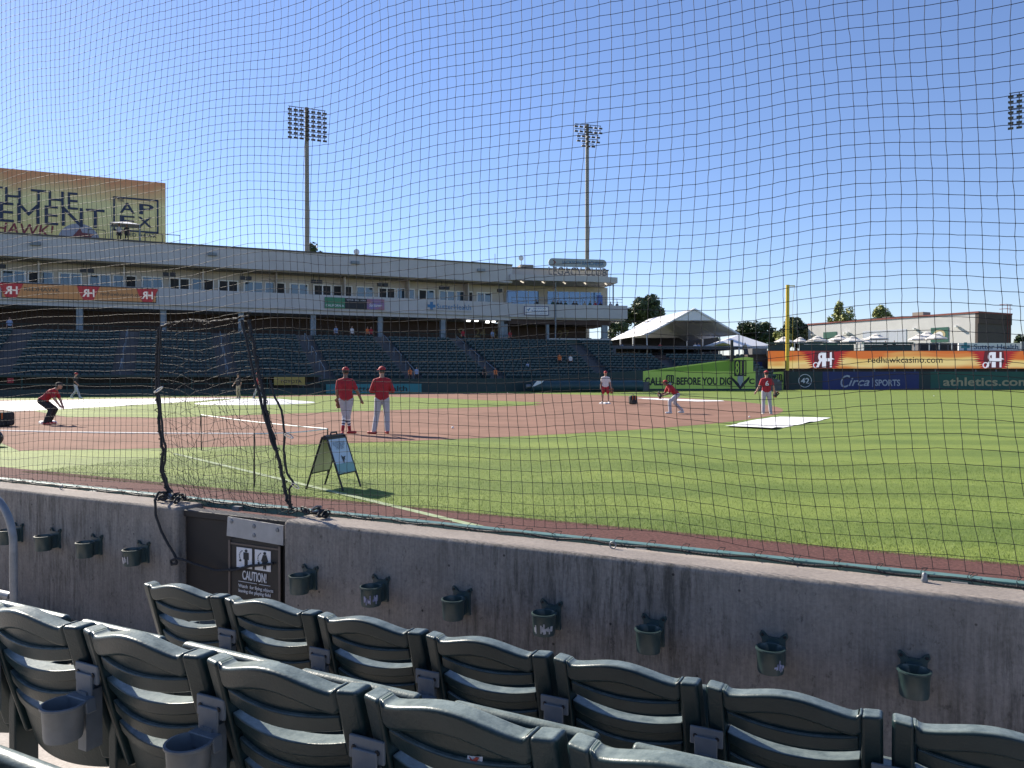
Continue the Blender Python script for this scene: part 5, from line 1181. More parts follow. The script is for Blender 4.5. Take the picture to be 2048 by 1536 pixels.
part('roof', MB().add([(a_, -2, ze2), (b_, -2, ze2), (b_, 4, ze2), (a_, 4, ze2), (0, 1, zt2), (a_, -2, ze2 - .3), (b_, -2, ze2 - .3), (b_, 4, ze2 - .3), (a_, 4, ze2 - .3)], [(0, 1, 4), (1, 2, 4), (2, 3, 4), (3, 0, 4), (0, 5, 6, 1), (1, 6, 7, 2), (2, 7, 8, 3), (3, 8, 5, 0), (8, 7, 6, 5)]), M['tent'], t, False)
for x in (a_ + .1, -1.5, 2, b_ - .1): part('post', MB().tube([(x, -1.9, -.2), (x, -1.9, ze2)], .07, 6), M['frame'], t)
t = thing('yellow_parasol', 'small yellow parasol under the white pyramid tent', 'parasol', (wx(1447, 101), 101, 4.2))
part('canopy', MB().lathe([(.02, 1.75), (.6, 1.62), (1.35, 1.35)], 8), mat('yellow cloth', (.62, .50, .12), .7), t, False); part('pole', MB().tube([(0, 0, 0), (0, 0, 1.7)], .03, 5), M['column'], t)
dk = MB().bb(0, 42, 0, 26, 3.6, 4.15); t = thing('tent_terrace', 'raised concrete terrace carrying the white tents', 'terrace', (wx(1210, 95), 97.2, 0))
part('slab', dk, M['bowl'], t, False); part('retaining_face', MB().bb(0, 24, -.3, -.01, 2.0, 4.2), M['brownwall'], t, False)
for i in range(16): part('rail_post', MB().bb(1.5 * i, 1.5 * i + .05, -.2, -.15, 4.2, 5.2), M['rail'], t, False)
part('rail', MB().tube([(0, -.17, 5.2), (22.5, -.17, 5.2)], .035, 5), M['rail'], t)
part('back_screen', MB().bb(2, 20, 20, 20.3, 4.16, 7.4), M['dark'], t, False)

# ------------------------------------------------------------------ trees
def tree(name, label, px, pyt, pyb, Y, wpx, leaf, nleaf, seed, zbase=-.3, ls_=.34, sparse=1.0, lobes=14):
    q = random.Random(seed); zt = wz(pyt, Y); zb = wz(pyb, Y); W = wpx / FPX * Y / 2; H = (zt - zb) / 2; c = Vector((0, 0, (zt + zb) / 2))
    t = thing(name, label, 'tree', (wx(px, Y), Y, zbase)); c.z -= zbase
    part('trunk', MB().tube([(0, 0, 0), (.1, .05, c.z * .5), (-.05, .1, c.z - H * .4), (.0, 0, c.z + H * .3)], [W * .09 + .12, W * .07 + .1, W * .05 + .06, .04], 8), M['bark'], t)
    L_ = []
    for i in range(lobes):
        a = q.uniform(0, 6.283); el_ = q.uniform(-.6, 1); rr_ = math.sqrt(q.random()) * .72
        L_.append((Vector((W * rr_ * math.cos(a), W * rr_ * math.sin(a), H * el_ * .72)), q.uniform(.22, .42)))
    lm = MB()
    for (p, r) in L_[:8]: lm.tube([Vector((0, 0, c.z - H * .5)), c + p * .5 - Vector((0, 0, H * .12)), c + p], [.10, .06, .02], 5)
    o_ = part('limbs', lm, M['bark'], t); o_['kind'] = 'stuff'
    V = []; F = []
    for i in range(nleaf):
        p, r = L_[q.randrange(lobes)]; d = Vector((q.gauss(0, 1), q.gauss(0, 1), q.gauss(0, 1))); d.normalize(); d *= r * (q.random() ** .45) * sparse
        x = c + p + Vector((d.x * W, d.y * W, d.z * H * 1.1)); u = Vector((q.gauss(0, 1), q.gauss(0, 1), q.gauss(0, 1))).normalized(); v = u.orthogonal().normalized(); s = ls_ * q.uniform(.5, 1.2)
        k = len(V); V += [x - u * s, x + v * s * .55, x + u * s, x - v * s * .55]; F.append((k, k + 1, k + 2, k + 3))
    o_ = part('crown', MB().add(V, F), leaf, t, False); return t
tree('oak_tree', 'dark leafy tree behind the club, left of the large white tent', 1280, 586, 690, 135, 104, M['leafdark'], 7000, 1, ls_=.42)
tree('oak_tree', 'thin dark tree in the gap under the club balcony end', 1236, 640, 700, 128, 46, M['leafdark'], 1500, 2, ls_=.36)
tree('oak_tree', 'low dark tree just right of the large tent peak', 1508, 645, 705, 150, 84, M['leafdark'], 4200, 3, ls_=.45)
tree('oak_tree', 'round dark tree left of the foul pole', 1556, 645, 705, 146, 74, M['leafdark'], 4000, 4, ls_=.45)
tree('oak_tree', 'dark tree touching the left end of the pale building', 1592, 635, 705, 150, 70, M['leafdark'], 4200, 5, ls_=.45)
tree('young_tree', 'bright yellow green shrub tree behind the foul pole', 1566, 660, 705, 125, 44, M['leaflight'], 1500, 6, ls_=.3)
tree('young_tree', 'taller yellow green treetop above the pale building roof', 1684, 601, 680, 160, 58, M['leaflight'], 1900, 7, ls_=.42, lobes=16)
tree('young_tree', 'smaller yellow green treetop above the pale building roof', 1764, 609, 670, 160, 50, M['leaflight'], 1300, 8, ls_=.42, lobes=13)
tree('oak_tree', 'dark treetop beside the left light tower above the grandstand roof', 630, 478, 560, 118, 34, M['leafdark'], 1100, 9, ls_=.34)
tree('oak_tree', 'tiny treetop peeking over the grandstand roof left of the tower', 548, 499, 560, 118, 24, M['leafdark'], 500, 10, ls_=.34)
tree('oak_tree', 'dark treetop at the right frame edge beyond the pale building', 2052, 667, 712, 170, 44, M['leafdark'], 1500, 11, ls_=.5)
tree('young_tree', 'pale green tree seen under the large tent roof', 1418, 672, 712, 128, 70, M['leaflight'], 1800, 12, ls_=.34)
tree('young_tree', 'light leafed tree seen behind the left tent posts', 1330, 682, 712, 132, 60, M['leafdark'], 1300, 13, ls_=.34)

# ------------------------------------------------------------------ light towers
lampm = MB().add([(-.28, -.2, -.12), (.28, -.2, -.12), (.24, .2, .05), (-.24, .2, .05), (-.28, -.3, .14), (.28, -.3, .14), (.2, .22, .22), (-.2, .22, .22)], [(0, 3, 2, 1), (4, 5, 6, 7), (0, 1, 5, 4), (1, 2, 6, 5), (2, 3, 7, 6), (3, 0, 4, 7)]).tube([(0, 0, .2), (0, 0, .45)], .05, 5).mesh('lamp', M['lamp'], False)
def tower(px, pyt, Y, rows, dxm, dzm, yaw, label, wid=.28, low=False):
    zt = wz(pyt, Y); t = thing('light_tower', label, 'light tower', (wx(px, Y), Y, -.3), yaw, 'floodlight towers')
    part('pole', MB().tube([(0, 0, 0), (0, 0, zt * .5), (0, 0, zt + .2)], [wid * 1.5, wid * 1.2, wid * .95], 12), M['pole'], t)
    for i, nrow in enumerate(rows):
        z = zt - i * dzm; w_ = (nrow - 1) * dxm / 2
        part('crossarm', MB().bb(-w_ - .15, w_ + .15, -.36, -.28, z - .04, z + .04), M['lamp'], t, False)
        for j in range(nrow):
            o_ = link('lamp', lampm, t, (-w_ + j * dxm, -.34, z - .5))
    if low:
        for z in (zt * .62, zt * .60): o_ = link('lamp', lampm, t, (-.6, -.3, z))
    return t
tower(615, 216, 106, [7] * 7, .78, .63, R(24), 'tall light tower with seven rows of lamps above the grandstand')
tower(1174, 249, 122, [6, 6, 5, 5, 3], .82, .74, R(16), 'tall light tower with five uneven rows of lamps behind the club')
tower(2068, 178, 90, [7] * 7, .84, .62, R(-28), 'light tower cut off at the upper right frame edge', low=True)
# ------------------------------------------------------------------ people
STAND = dict(P=(0, 0, .97), W=(0, .0, 1.10), Cc=(0, .0, 1.34), N=(0, -.01, 1.50), H=(0, .03, 1.68), shL=(-.178, 0, 1.415), shR=(.178, 0, 1.415), elL=(-.25, -.03, 1.16), elR=(.25, -.03, 1.16), wrL=(-.26, .05, .92), wrR=(.26, .05, .92),
             hipL=(-.095, 0, .93), hipR=(.095, 0, .93), knL=(-.115, .03, .51), knR=(.115, .03, .51), anL=(-.125, -.01, .09), anR=(.125, -.01, .09), toeL=(-.14, .15, .035), toeR=(.14, .15, .035))
def V3(p): return Vector(p)
def make_person(label, loc, heading, pose=None, top='red', sleeve='short', legs='long', pants='greypant', shoe='shoe', skin='skin', cap='redcap', capdir=0.0, height=1.82, vox=.016, hands=True, group=None, sock=None, hair='hair', look=0.0, cat='person', back_text=None):
    J = dict(STAND); J.update(pose or {}); J = {k: V3(v) for k, v in J.items()}
    k = height / 1.82
    mats = [M[skin], M[top], M[pants], M[shoe], M[hair], M['eye'], M[sock] if sock else M[pants], M['white2'], mat('sock navy', (.03, .03, .09), .8) if sock else M[pants]]
    SK, TP, PT, SH, HR, EY, SO, WH, NV = range(9)
    B = []
    def bone(a, b_, ra, rb, r): B.append((V3(a), V3(b_), ra, rb, r))
    P, W, Cc, Nn, Hd = J['P'], J['W'], J['Cc'], J['N'], J['H']
    sx = (J['shR'] - J['shL']); sx = sx / max(sx.length, 1e-6); hx = (J['hipR'] - J['hipL']).normalized()
    for s in (-1, 1):
        bone(Cc + sx * .075 * s, W + hx * .065 * s, .118, .112, TP); bone(W + hx * .065 * s, P + hx * .07 * s, .114, .122, TP)
        bone(P + hx * .07 * s - V3((0, 0, .01)), (J['hipL'] if s < 0 else J['hipR']), .118, .112, PT)
    gm = (J['shL'] + J['shR']) / 2 + (Nn - Cc) * .22
    for s in 'LR': bone(gm, J['sh' + s], .085, .072, TP)
    bone(Cc, Nn - (Nn - Cc) * .1, .11, .065, TP)
    bone(Nn, Nn + (Hd - Nn) * .7, .060, .056, SK)
    for s in 'LR':
        sh, el, wr = J['sh' + s], J['el' + s], J['wr' + s]; mid = sh + (el - sh) * .72
        bone(sh, mid, .072, .064, TP); bone(mid, el, .052 if sleeve == 'short' else .06, .046 if sleeve == 'short' else .056, SK if sleeve == 'short' else TP)
        bone(el, wr, .046 if sleeve == 'short' else .056, .033 if sleeve == 'short' else .042, SK if sleeve == 'short' else TP)
        d = (wr - el).normalized(); palm = wr + d * .075; bone(wr, palm, .032, .038, SK)
        if hands:
            side = d.cross(V3((0, 1, 0))); side = (side if side.length > .2 else d.cross(V3((1, 0, 0)))).normalized(); curl = d.cross(side) * (.35 if s == 'L' else -.35)
            for q, (o_, ln) in enumerate(((-.027, .062), (-.009, .075), (.009, .070), (.026, .055))):
                a = palm + side * o_ + d * .015; m_ = a + d * ln * .55 + curl * .03; e_ = m_ + d * ln * .4 + curl * .06; bone(a, m_, .0105, .0098, SK); bone(m_, e_, .0098, .0085, SK)
            a = wr + d * .03 - side * .03; bone(a, a + d * .04 - side * .022, .0125, .011, SK); bone(a + d * .04 - side * .022, a + d * .065 - side * .02, .011, .009, SK)
        else: bone(palm, palm + d * .07, .034, .022, SK)
        hp, kn, an, to = J['hip' + s], J['kn' + s], J['an' + s], J['toe' + s]
        if legs == 'short':
            m_ = hp + (kn - hp) * .75; bone(hp, m_, .112, .098, PT); bone(m_, kn, .068, .058, SK); bone(kn, kn + (an - kn) * .35, .058, .060, SK); bone(kn + (an - kn) * .35, an, .060, .038, SK)
        else:
            bone(hp, kn, .110, .078, PT)
            if legs == 'long': bone(kn, kn + (an - kn) * .35, .076, .076, PT); bone(kn + (an - kn) * .35, an + (kn - an) * .04, .076, .068, PT)
            else:
                bone(kn, kn + (an - kn) * .2, .076, .07, PT)
                cols = (WH, NV, WH, NV, WH)
                for q in range(5): bone(kn + (an - kn) * (.22 + .09 * q), kn + (an - kn) * (.29 + .09 * q), .062 - .003 * q, .061 - .003 * q, cols[q])
                bone(kn + (an - kn) * .68, an, .050, .042, SO)
        hl = an + (an - to) * .28; hl.z = to.z + .005
        bone(an, an + V3((0, 0, -.03)), .044, .046, SH); bone(hl, to, .042, .040, SH)
    fw = V3((math.sin(-look), math.cos(look), 0)); rt = V3((fw.y, -fw.x, 0)); up = V3((0, 0, 1))
    mb = MB()
    for (a, b_, ra, rb, r) in B: mb.cap(a, b_, ra, rb, 10)
    mb.ball(Hd + up * .02, (.080, .098, .110), 14, 10); mb.ball(Hd + fw * .03 - up * .055, (.056, .062, .055), 10, 7)
    mb.cap(Hd + fw * .095 + up * .012, Hd + fw * .112 - up * .018, .011, .015, 6)
    for s in (-1, 1): mb.ball(Hd + rt * .08 * s - up * .0, (.016, .022, .03), 6, 5)
    me = mb.mesh('tmp', [], False); o = bpy.data.objects.new('tmp', me); C.objects.link(o)
    rm = o.modifiers.new('r', 'REMESH'); rm.mode = 'VOXEL'; rm.voxel_size = vox; smo = o.modifiers.new('s', 'SMOOTH'); smo.factor = .5; smo.iterations = 2 if vox < .03 else 1
    dg = bpy.context.evaluated_depsgraph_get(); m2 = bpy.data.meshes.new_from_object(o.evaluated_get(dg)); bpy.data.objects.remove(o); bpy.data.meshes.remove(me)
    n = len(m2.polygons); ce = np.zeros(n * 3); m2.polygons.foreach_get('center', ce); ce = ce.reshape(-1, 3)
    best = np.full(n, 1e9); lab = np.zeros(n, int)
    for (a, b_, ra, rb, r) in B:
        A_, D_ = np.array(a), np.array(b_ - a); L2 = max(D_ @ D_, 1e-9); tt = np.clip((ce - A_) @ D_ / L2, 0, 1); ds_ = np.linalg.norm(ce - A_ - tt[:, None] * D_, axis=1) - (ra + (rb - ra) * tt)
        if r == WH or r == NV or r == SO: ds_ = ds_ - .008
        u = ds_ < best; best[u] = ds_[u]; lab[u] = r
    hd = np.array(Hd + up * .0); rel = ce - hd; inh = (np.linalg.norm(rel / np.array([.1, .125, .145]), axis=1) < 1.15) & (rel[:, 2] > -.115)
    f_ = rel @ np.array(fw); lab[inh & (lab != TP)] = SK
    lab[inh & (lab == SK) & ((rel[:, 2] > .05) | ((f_ < .0) & (rel[:, 2] > -.04)))] = HR
    for s in (-1, 1):
        ep = np.array(Hd + fw * .088 + rt * .033 * s + up * .018); lab[inh & (np.linalg.norm(ce - ep, axis=1) < .014)] = EY
    mp = np.array(Hd + fw * .095 - up * .058); lab[inh & (np.abs(rel[:, 2] + .058) < .007) & (f_ > .06) & (np.abs(rel @ np.array(rt)) < .025)] = HR
    for m_ in mats: m2.materials.append(m_)
    m2.polygons.foreach_set('material_index', lab.tolist()); m2.polygons.foreach_set('use_smooth', [True] * n); m2.name = 'person'
    o = link('person', m2, None, loc, heading); o.scale = (k, k, k); tag(o, label, cat, group)
    if cap:
        cm = MB(); prof = [(.092 * math.cos(q), .082 * math.sin(q)) for q in np.linspace(0, math.pi / 2, 6)]; prof[-1] = (.001, .082)
        cm.lathe([(.094, -.015)] + prof, 16, sy=1.14); cm.ball((0, 0, .083), (.012, .012, .006), 6, 4)
        br = [(.08 * math.cos(q), .085 + .0 * q, 0) for q in (0,)]
        vs = []; nb = 9
        for i in range(nb):
            q = R(20 + 140 * i / (nb - 1)); vs += [(.088 * math.cos(q), .10 * math.sin(q), -.008 + .0), (.088 * math.cos(q), .10 * math.sin(q) + .085 * math.sin(q) ** .8, -.022 + .012 * math.sin(q)), ]
        m0 = len(vs); vs += [(x, y, z - .008) for x, y, z in vs]
        fs = [(2 * i, 2 * i + 2, 2 * i + 3, 2 * i + 1) for i in range(nb - 1)] + [(m0 + 2 * i, m0 + 2 * i + 1, m0 + 2 * i + 3, m0 + 2 * i + 2) for i in range(nb - 1)] + [(2 * i + 1, 2 * i + 3, m0 + 2 * i + 3, m0 + 2 * i + 1) for i in range(nb - 1)]
        cm.add(vs, fs); cm.xf(Matrix.Translation(Hd + up * .055) @ Matrix.Rotation(look + capdir, 4, 'Z'))
        c_ = link('cap', cm.mesh('cap', M[cap]), o)
    if back_text:
        text(back_text, M['white2'], o, h=.22, c=(Cc.x, Cc.y - .142, Cc.z - .06), name='number', bold=.02, depth=.03)
    return o
def glove(label, p, heading, m='leather', tilt=0, size=1.0):
    g = thing('baseball_glove', label, 'glove', tuple(p), heading); mb = MB()
    part('palm', MB().ball((0, 0, 0), (.105 * size, .055 * size, .10 * size), 12, 8), M[m], g)
    for i, a in enumerate((-38, -14, 8, 30)):
        q = R(a); part('finger', MB().cap((.06 * math.sin(q) * size, .01, .06 * math.cos(q) * size), (.145 * math.sin(q) * size, .045 * size, .165 * math.cos(q) * size), .03 * size, .022 * size, 7), M[m], g)
    part('thumb', MB().cap((.07 * size, .02, -.02), (.145 * size, .06 * size, .06 * size), .03 * size, .024 * size, 7), M[m], g)
    part('web', MB().ball((.10 * size, .045 * size, .10 * size), (.045 * size, .015, .05 * size), 8, 5), M['tanleather'], g)
    part('wrist_strap', MB().tube([(.06 * math.cos(q) * size, .045 * math.sin(q) * size, -.095 * size) for q in np.linspace(0, 6.283, 10, endpoint=False)], .018, 5, closed=True), M['tanleather'], g)
    return g
def w2(o, p): return o.matrix_basis @ V3(p)

p = gnd(691, 868.5); a1 = make_person('man in red short sleeved jersey and striped socks, seen from behind', (p.x, p.y, .004), R(4), dict(elR=(.30, .0, 1.18), wrR=(.40, .10, .93), elL=(-.23, .02, 1.16), wrL=(-.22, .12, .93), knL=(-.03, .06, .5), anL=(-.07, -.10, .09), toeL=(-.10, .06, .035), knR=(.06, .0, .5), anR=(.10, .07, .09), toeR=(.24, .16, .04), P=(.02, 0, .97), hipL=(-.075, 0, .93), hipR=(.115, 0, .93)), 'red', 'short', 'socks', 'greypant', 'redshoe', 'skindark', sock='red', height=1.84, look=R(-10))
glove('tan baseball glove at the left hip of the man with striped socks', w2(a1, (-.215, .13, .80)), R(70), 'tanleather', size=.95)
p = gnd(764, 868); make_person('man in red long sleeved jacket with folded arms, seen from behind', (p.x, p.y, .004), R(10), dict(elR=(.29, .03, 1.15), wrR=(.06, .20, 1.17), elL=(-.29, .03, 1.15), wrL=(-.06, .21, 1.13), knL=(-.14, .02, .5), anL=(-.21, -.02, .09), toeL=(-.36, .08, .035), anR=(.14, .0, .09), toeR=(.10, .15, .035), knR=(.13, .02, .5)), 'red', 'long', 'long', 'greypant', 'redshoe', 'skin', height=1.86, look=R(38))
p = gnd(100, 849.5); a3 = make_person('crouching player in red shirt and black trousers on first base', (p.x, p.y, .004), R(-80), dict(P=(0, -.24, .80), W=(0, -.13, .88), Cc=(0, .05, 1.06), N=(0, .17, 1.16), H=(0, .27, 1.27), shL=(-.18, .10, 1.10), shR=(.18, .10, 1.10), elL=(-.26, .20, .84), elR=(.24, .22, .86), wrL=(-.2, .30, .62), wrR=(.24, .36, .66), hipL=(-.10, -.24, .78), hipR=(.10, -.24, .78), knL=(-.18, .10, .50), knR=(.20, .10, .50), anL=(-.20, -.10, .09), anR=(.24, -.06, .09), toeL=(-.22, .07, .035), toeR=(.28, .12, .035)), 'red', 'short', 'long', 'blackcloth', 'redshoe', 'skin', cap='blackcloth', height=1.80)
p = gnd(1211, 810); make_person('player in white T shirt and red shorts standing on second base', (p.x, p.y, .09), R(172), dict(anL=(-.17, 0, .09), toeL=(-.22, .14, .035), knL=(-.15, .03, .51), anR=(.17, 0, .09), toeR=(.22, .14, .035), knR=(.15, .03, .51), wrL=(-.30, .05, .92)), 'whiteshirt', 'short', 'short', 'red', 'shoe', 'skin', height=1.78, capdir=R(0))
glove('tan baseball glove held by the player in red shorts', V3((p.x, p.y, 0)) + V3((.33, -.08, .74)), R(172), 'tanleather')
p = gnd(1345, 827); a5 = make_person('crouching fielder in red jersey and grey trousers reaching forward with glove', (p.x, p.y, .004), R(97), dict(P=(.0, -.18, .80), W=(0, -.08, .90), Cc=(0, .09, 1.08), N=(0, .20, 1.18), H=(0, .31, 1.27), shL=(-.18, .14, 1.12), shR=(.18, .14, 1.12), elL=(-.22, .22, .84), elR=(.20, .26, .86), wrL=(-.10, .44, .76), wrR=(.06, .46, .80), hipL=(-.10, -.18, .78), hipR=(.10, -.18, .78), knL=(-.16, .18, .50), knR=(.16, -.14, .44), anL=(-.18, .16, .09), anR=(.20, -.50, .11), toeL=(-.19, .34, .035), toeR=(.21, -.34, .04)), 'red', 'short', 'long', 'greypant', 'shoe', 'skindark', height=1.84)
glove('black baseball glove stretched out by the crouching fielder', w2(a5, (-.08, .56, .73)), R(95), 'leather', size=1.1)
p = gnd(1533, 828.5); a6 = make_person('player with number 6 on red jersey standing by the white tarp', (p.x, p.y, .004), R(-8), dict(elL=(-.28, -.02, 1.17), wrL=(-.40, .02, .95), elR=(.27, -.02, 1.16), wrR=(.34, .06, .93), anL=(-.13, 0, .09), anR=(.17, 0, .09), toeL=(-.16, -.15 * -1, .035), toeR=(.24, .14, .035), knR=(.14, .03, .51)), 'red', 'short', 'long', 'greypant', 'shoe', 'skin', height=1.82, look=R(30), back_text='6')
glove('black baseball glove in the hand of player number 6', w2(a6, (.37, .09, .80)), R(-60), 'leather')
WALK = dict(anL=(-.12, -.36, .12), knL=(-.11, -.04, .50), toeL=(-.12, -.20, .05), anR=(.12, .34, .09), knR=(.11, .20, .50), toeR=(.12, .50, .04), wrR=(.24, .26, .98), elR=(.24, .06, 1.18), wrL=(-.24, -.1, .92))
p = gnd(151, 797); make_person('player in dark top and grey trousers walking before the dugout', (p.x, p.y, .004), R(-85), WALK, 'blackcloth', 'short', 'long', 'greypant', 'shoe', 'skin', height=1.84, vox=.024)
p = gnd(477, 797.5); make_person('person in black top and tan trousers behind the mound', (p.x, p.y, .004), R(150), dict(wrR=(.30, .2, 1.0), elR=(.3, .05, 1.15)), 'blackcloth', 'short', 'long', 'tancloth', 'shoe', 'skin', cap='blackcloth', height=1.76, vox=.024)
p = gnd(517, 800); make_person('player in red jersey and grey trousers on the mound behind the net rope', (p.x, p.y, .02), R(100), dict(WALK), 'red', 'short', 'long', 'greypant', 'shoe', 'skin', height=1.84, vox=.024)

# spectators: a few body shapes shared, dressed per person
def spect(label, p, heading, top, pants='blackcloth', skin='skin', cap=None, group=None, h=1.75, pose=None, hair='hair', sleeve='short', legs='long'):
    return make_person(label, p, heading, pose, top, sleeve, legs, pants, 'shoe', skin, cap, height=h, vox=.045, hands=False, group=group, hair=hair)
q = random.Random(21); ordn = ['leftmost', 'second from left', 'third from left', 'fourth from left', 'fifth from left', 'sixth from left', 'seventh from left', 'eighth from left', 'ninth from left', 'tenth from left', 'eleventh from left', 'twelfth from left', 'second from right', 'rightmost']
tops = ['blackcloth', 'tancloth', 'greencloth', 'blackcloth', 'blackcloth', 'greencloth', 'blackcloth', 'blackcloth', 'tancloth', 'greencloth', 'red', 'blackcloth', 'whiteshirt', 'blackcloth']
for i, px in enumerate((1073, 1092, 1106, 1115, 1122, 1131, 1147, 1153, 1169, 1180, 1190, 1201, 1221, 1234)):
    y_ = .45 + .25 * (i % 2) + (.1 if i == 7 else 0)
    s_ = ls(px, y_); P_ = lpt(s_, y_, 8.9 + .0)
    cname = {'blackcloth': 'dark', 'tancloth': 'tan', 'greencloth': 'green', 'red': 'red', 'whiteshirt': 'white'}[tops[i]]
    # they sit high on stools behind the balcony parapet: stand them on a low platform
    spect('person in %s top at the club balcony rail, %s' % (cname, ordn[i]), (P_.x, P_.y, 9.42), LA + math.pi + q.uniform(-.4, .4), tops[i], group='people along the club balcony', h=1.6 + .12 * q.random())
stp = MB().bb(.3, LE - .4, .05, 1.6, 8.903, 9.42); part('balcony_step', stp, M['stucco'], lt, False)
def onbowl(px, row, lab_, top, h=1.7, head=None, **k):
    y = YB + row * TREAD + .3; s_ = gs(px, y); P_ = gpt(s_, y, Z0 + row * RISE); return spect(lab_, tuple(P_), GA + math.pi if head is None else head, top, h=h, **k)
onbowl(820, 0, 'long haired person in orange top in the front row above the teal advert', 'orange', 1.45); onbowl(833, 0, 'person in pale blue top in the front row above the teal advert', 'bluecloth', 1.5)
onbowl(969, 0, 'person in black top leaning on the front wall near the club', 'blackcloth', 1.6); onbowl(991, 0, 'person in orange top behind the front wall near the club', 'orange', 1.45)
def onclub(px, row, lab_, top, h=1.7, **k):
    y = YB + row * TREAD + .3; P_ = lpt(ls(px, y), y, Z0 + row * RISE - .012); return spect(lab_, tuple(P_), LA + math.pi, top, h=h, **k)
onclub(1119, 5, 'person in orange top standing among the far seats below the club', 'orange', 1.65); onclub(1141, 5, 'person in white top beside the orange one among far seats', 'whiteshirt', 1.5); onclub(1055, 3, 'person in pale blue top low among the seats', 'bluecloth', 1.2)
for px, lb, tp_ in ((672, 'person in pale blue top behind the concourse rail', 'bluecloth'), (704, 'person in white top behind the concourse rail', 'whiteshirt'), (735, 'person in orange top behind the concourse rail', 'orange'), (742, 'person in red top near a concourse column', 'red'), (926, 'person in red top at the top of the aisle', 'red'), (985, 'person in pale blue top at the white concourse railing', 'bluecloth'), (20, 'person in pale blue top behind the concourse rail at far left', 'bluecloth'), (1020, 'person in red top right of the pale blue one on the concourse', 'red')):
    s_ = gs(px, -.7); P_ = gpt(s_, -.7, ZC); spect(lb, tuple(P_), GA + math.pi + .3, tp_, group='people on the concourse')
for px, lb, tp_ in ((240, 'person in grey clothes under the roof canopy', 'greypant'), (255, 'person in black clothes under the roof canopy', 'blackcloth')):
    P_ = gpt(gs(px, .6), .6, ZR1 + .14); spect(lb, tuple(P_), GA + math.pi, tp_, group='people on the roof')
for px, lb, tp_ in ((1397, 'person in pale blue top standing by the tent rail', 'bluecloth'), (1390, 'person in white top by the tent rail', 'whiteshirt'), (1320, 'person in dark red top under the large tent', 'red'), (1490, 'person in tan top under the pyramid tent', 'tancloth'), (1243, 'person in pale blue top at the left tent corner', 'bluecloth')):
    spect(lb, (wx(px, 98.5), 98.5, 4.15), math.pi, tp_, group='people under the tents')
spect('dark figure under the large parasol on the deck', (wx(1788, 97), 97, zd), math.pi, 'blackcloth', h=1.5); spect('second dark figure left of the doorway on the deck', (wx(1770, 98), 98, zd), math.pi, 'blackcloth', h=1.5)

# ------------------------------------------------------------------ field equipment
p = gnd(667, 976); t = thing('sandwich_board', 'black framed folding sign board standing on the grass beside the foul line', 'sign', (p.x, p.y, .004), R(-20))
Hs, wd, ld = .735, .23, .30                 # height, half width, half spread
ldir = V3((1, 0, 0))
def legp(sx_, sy_): return V3((sx_ * ld, sy_ * wd, 0)), V3((sx_ * .035, sy_ * wd, Hs))
fb = mat('sign frame black', (.015, .015, .016), .5); fr_m = mat('sign face', (.50, .58, .70), .5); bk = mat('sign back', (.52, .50, .40), .6)
for sx_ in (-1, 1):
    for sy_ in (-1, 1):
        a, b_ = legp(sx_, sy_); part('leg', MB().tube([a, b_], .016, 6), fb, t)
    a, b_ = legp(sx_, -1); c_, d_ = legp(sx_, 1); f0 = .30
    A_ = a + (b_ - a) * f0; B_ = a + (b_ - a) * .96; C_ = c_ + (d_ - c_) * f0; D_ = c_ + (d_ - c_) * .96; nrm = V3((sx_ * .92, 0, .38)) * .006
    m = MB().add([A_ + nrm, C_ + nrm, D_ + nrm, B_ + nrm, A_ - nrm, C_ - nrm, D_ - nrm, B_ - nrm], [(0, 1, 2, 3), (7, 6, 5, 4), (0, 4, 5, 1), (1, 5, 6, 2), (2, 6, 7, 3), (3, 7, 4, 0)])
    pn = part('panel', m, fr_m if sx_ > 0 else bk, t, False)
    part('cross_bar', MB().tube([A_, C_], .012, 6), fb, t); part('cross_bar', MB().tube([B_, D_], .014, 6), fb, t)
    if sx_ > 0:
        e1 = (C_ - A_).normalized(); e2 = (B_ - A_).normalized(); n_ = e1.cross(e2).normalized(); n_ = n_ if n_.x > 0 else -n_; ctr = (A_ + D_) / 2 + n_ * .012; hh = (B_ - A_).length
        Mx = Matrix((e1, e2, n_)).transposed().to_4x4(); Mx.translation = ctr
        gpn = MB().add([(-.222, -hh / 2, -.003), (.222, -hh / 2, -.003), (.222, -hh * .22, -.003), (-.222, -hh * .22, -.003)], [(0, 1, 2, 3)]); part('lower_band', gpn.xf(Mx), mat('sign teal', (.20, .36, .36), .5), t, False)
        am = MB().add([(x_ * .34, y_ * .34 - .05, 0) for x_, y_ in ((-.1, .16), (.0, .08), (.22, .10), (.1, .0), (.16, -.06), (.06, -.04), (-.04, -.22), (-.08, -.02))], [tuple(range(8))]); part('arrow', am.xf(Mx), fb, t, False)
        for tx, yy, w_ in (('NO FOOD BEYOND', hh * .34, .30), ('THIS POINT', hh * .23, .22)):
            o_ = text(tx, mat('sign ink', (.12, .15, .20), .6), t, w=w_, h=.055, depth=.002); 
            for v in o_.data.vertices: v.co = Mx @ V3((v.co.x, v.co.z + yy, .001))
part('handle', MB().tube([(0, -.09, Hs), (0, -.07, Hs + .05), (0, .07, Hs + .05), (0, .09, Hs)], .012, 6), fb, t); part('hinge', MB().tube([(0, -wd, Hs - .01), (0, wd, Hs - .01)], .035, 6), fb, t)
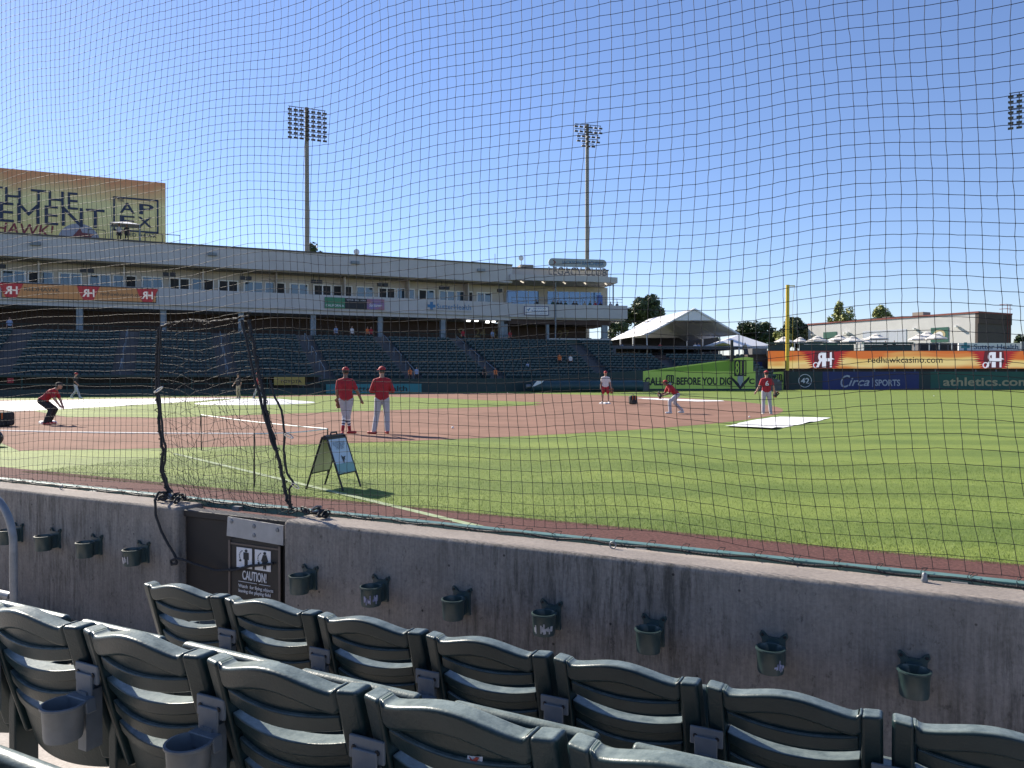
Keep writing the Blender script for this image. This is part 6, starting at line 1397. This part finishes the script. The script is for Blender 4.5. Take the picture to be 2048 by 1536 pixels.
# rope barrier on stakes
t = thing('rope_barrier', 'low white rope strung between thin black stakes on the foul ground', 'barrier', (0, 0, 0))
stk_ = [V3(((402 - 1024) / FPX * 16.4, 16.4, .76)), V3(((655 - 1024) / FPX * 12.05, 12.05, .76)), V3(((508 - 1024) / FPX * 11.05, 11.05, .76)), V3(((-160 - 1024) / FPX * 12.2, 12.2, .76))]
for p_ in stk_: part('stake', MB().tube([(p_.x, p_.y, 0), (p_.x, p_.y, .77)], .011, 6), M['black'], t)
for a, b_ in ((0, 1), (1, 2), (2, 3)):
    A_, B_ = stk_[a], stk_[b_]; sg_ = .02 if (A_ - B_).length < 6 else .16
    part('rope', MB().tube([A_ + (B_ - A_) * f - V3((0, 0, sg_ * math.sin(math.pi * f))) for f in np.linspace(0, 1, 14)], .010, 5), M['white'], t)
# bags on the dirt
def backpack(label, p, rz, w=.36, d=.26, h=.46, acc='orange'):
    t = thing('equipment_bag', label, 'bag', tuple(p), rz)
    o_ = part('body', MB().bb(-w / 2, w / 2, -d / 2, d / 2, .01, h), M['blackcloth'], t, bevel=.09, seg=4); part('pocket', MB().bb(-w * .36, w * .36, -d / 2 - .07, -d / 2 + .02, .03, h * .5), M['blackcloth'], t, bevel=.025)
    for s in (-.18, .18): part('stripe', MB().bb(w * s - .016, w * s + .016, -d / 2 - .012, -d / 2 + .005, h * .3, h * .95), M[acc], t, False)
    part('handle', MB().tube([(-.06, 0, h), (-.05, 0, h + .05), (.05, 0, h + .05), (.06, 0, h)], .012, 6), M['black'], t); return t
p = gnd(1266, 809); backpack('black and orange backpack standing on the dirt near second base', (p.x, p.y, .004), R(15), .44, .3, .50)
p = gnd(3, 853); backpack('black bag with orange strap on the dirt at left frame edge', (p.x, p.y, .004), R(8), .62, .42, .46)
p = gnd(-8, 893); t = thing('ball_cart_wheel', 'edge of a black cart wheel on the grass at the left frame edge', 'wheel', (p.x - .06, p.y, .19), R(10))
part('tyre', MB().lathe([(.11, -.04), (.18, -.05), (.19, 0), (.18, .05), (.11, .04), (.11, -.04)], 24).xf(Matrix.Rotation(R(90), 4, 'X')), M['black'], t); part('rim', MB().lathe([(.001, -.02), (.11, -.03), (.11, .03), (.001, .02)], 16).xf(Matrix.Rotation(R(90), 4, 'X')), M['blackcloth'], t)
for px, py, lb in ((1499, 836, 'white baseball lying on the dirt left of the white tarp'), (905, 858, 'white baseball lying on the bare infield dirt'), (1868, 793, 'white baseball on the far outfield grass'), (1015, 787, 'white baseball at the far edge of the dirt')):
    p = gnd(px, py); solo('baseball', MB().ball((0, 0, .037), .037, 10, 8), M['white'], lb, 'ball', (p.x, p.y, .006))
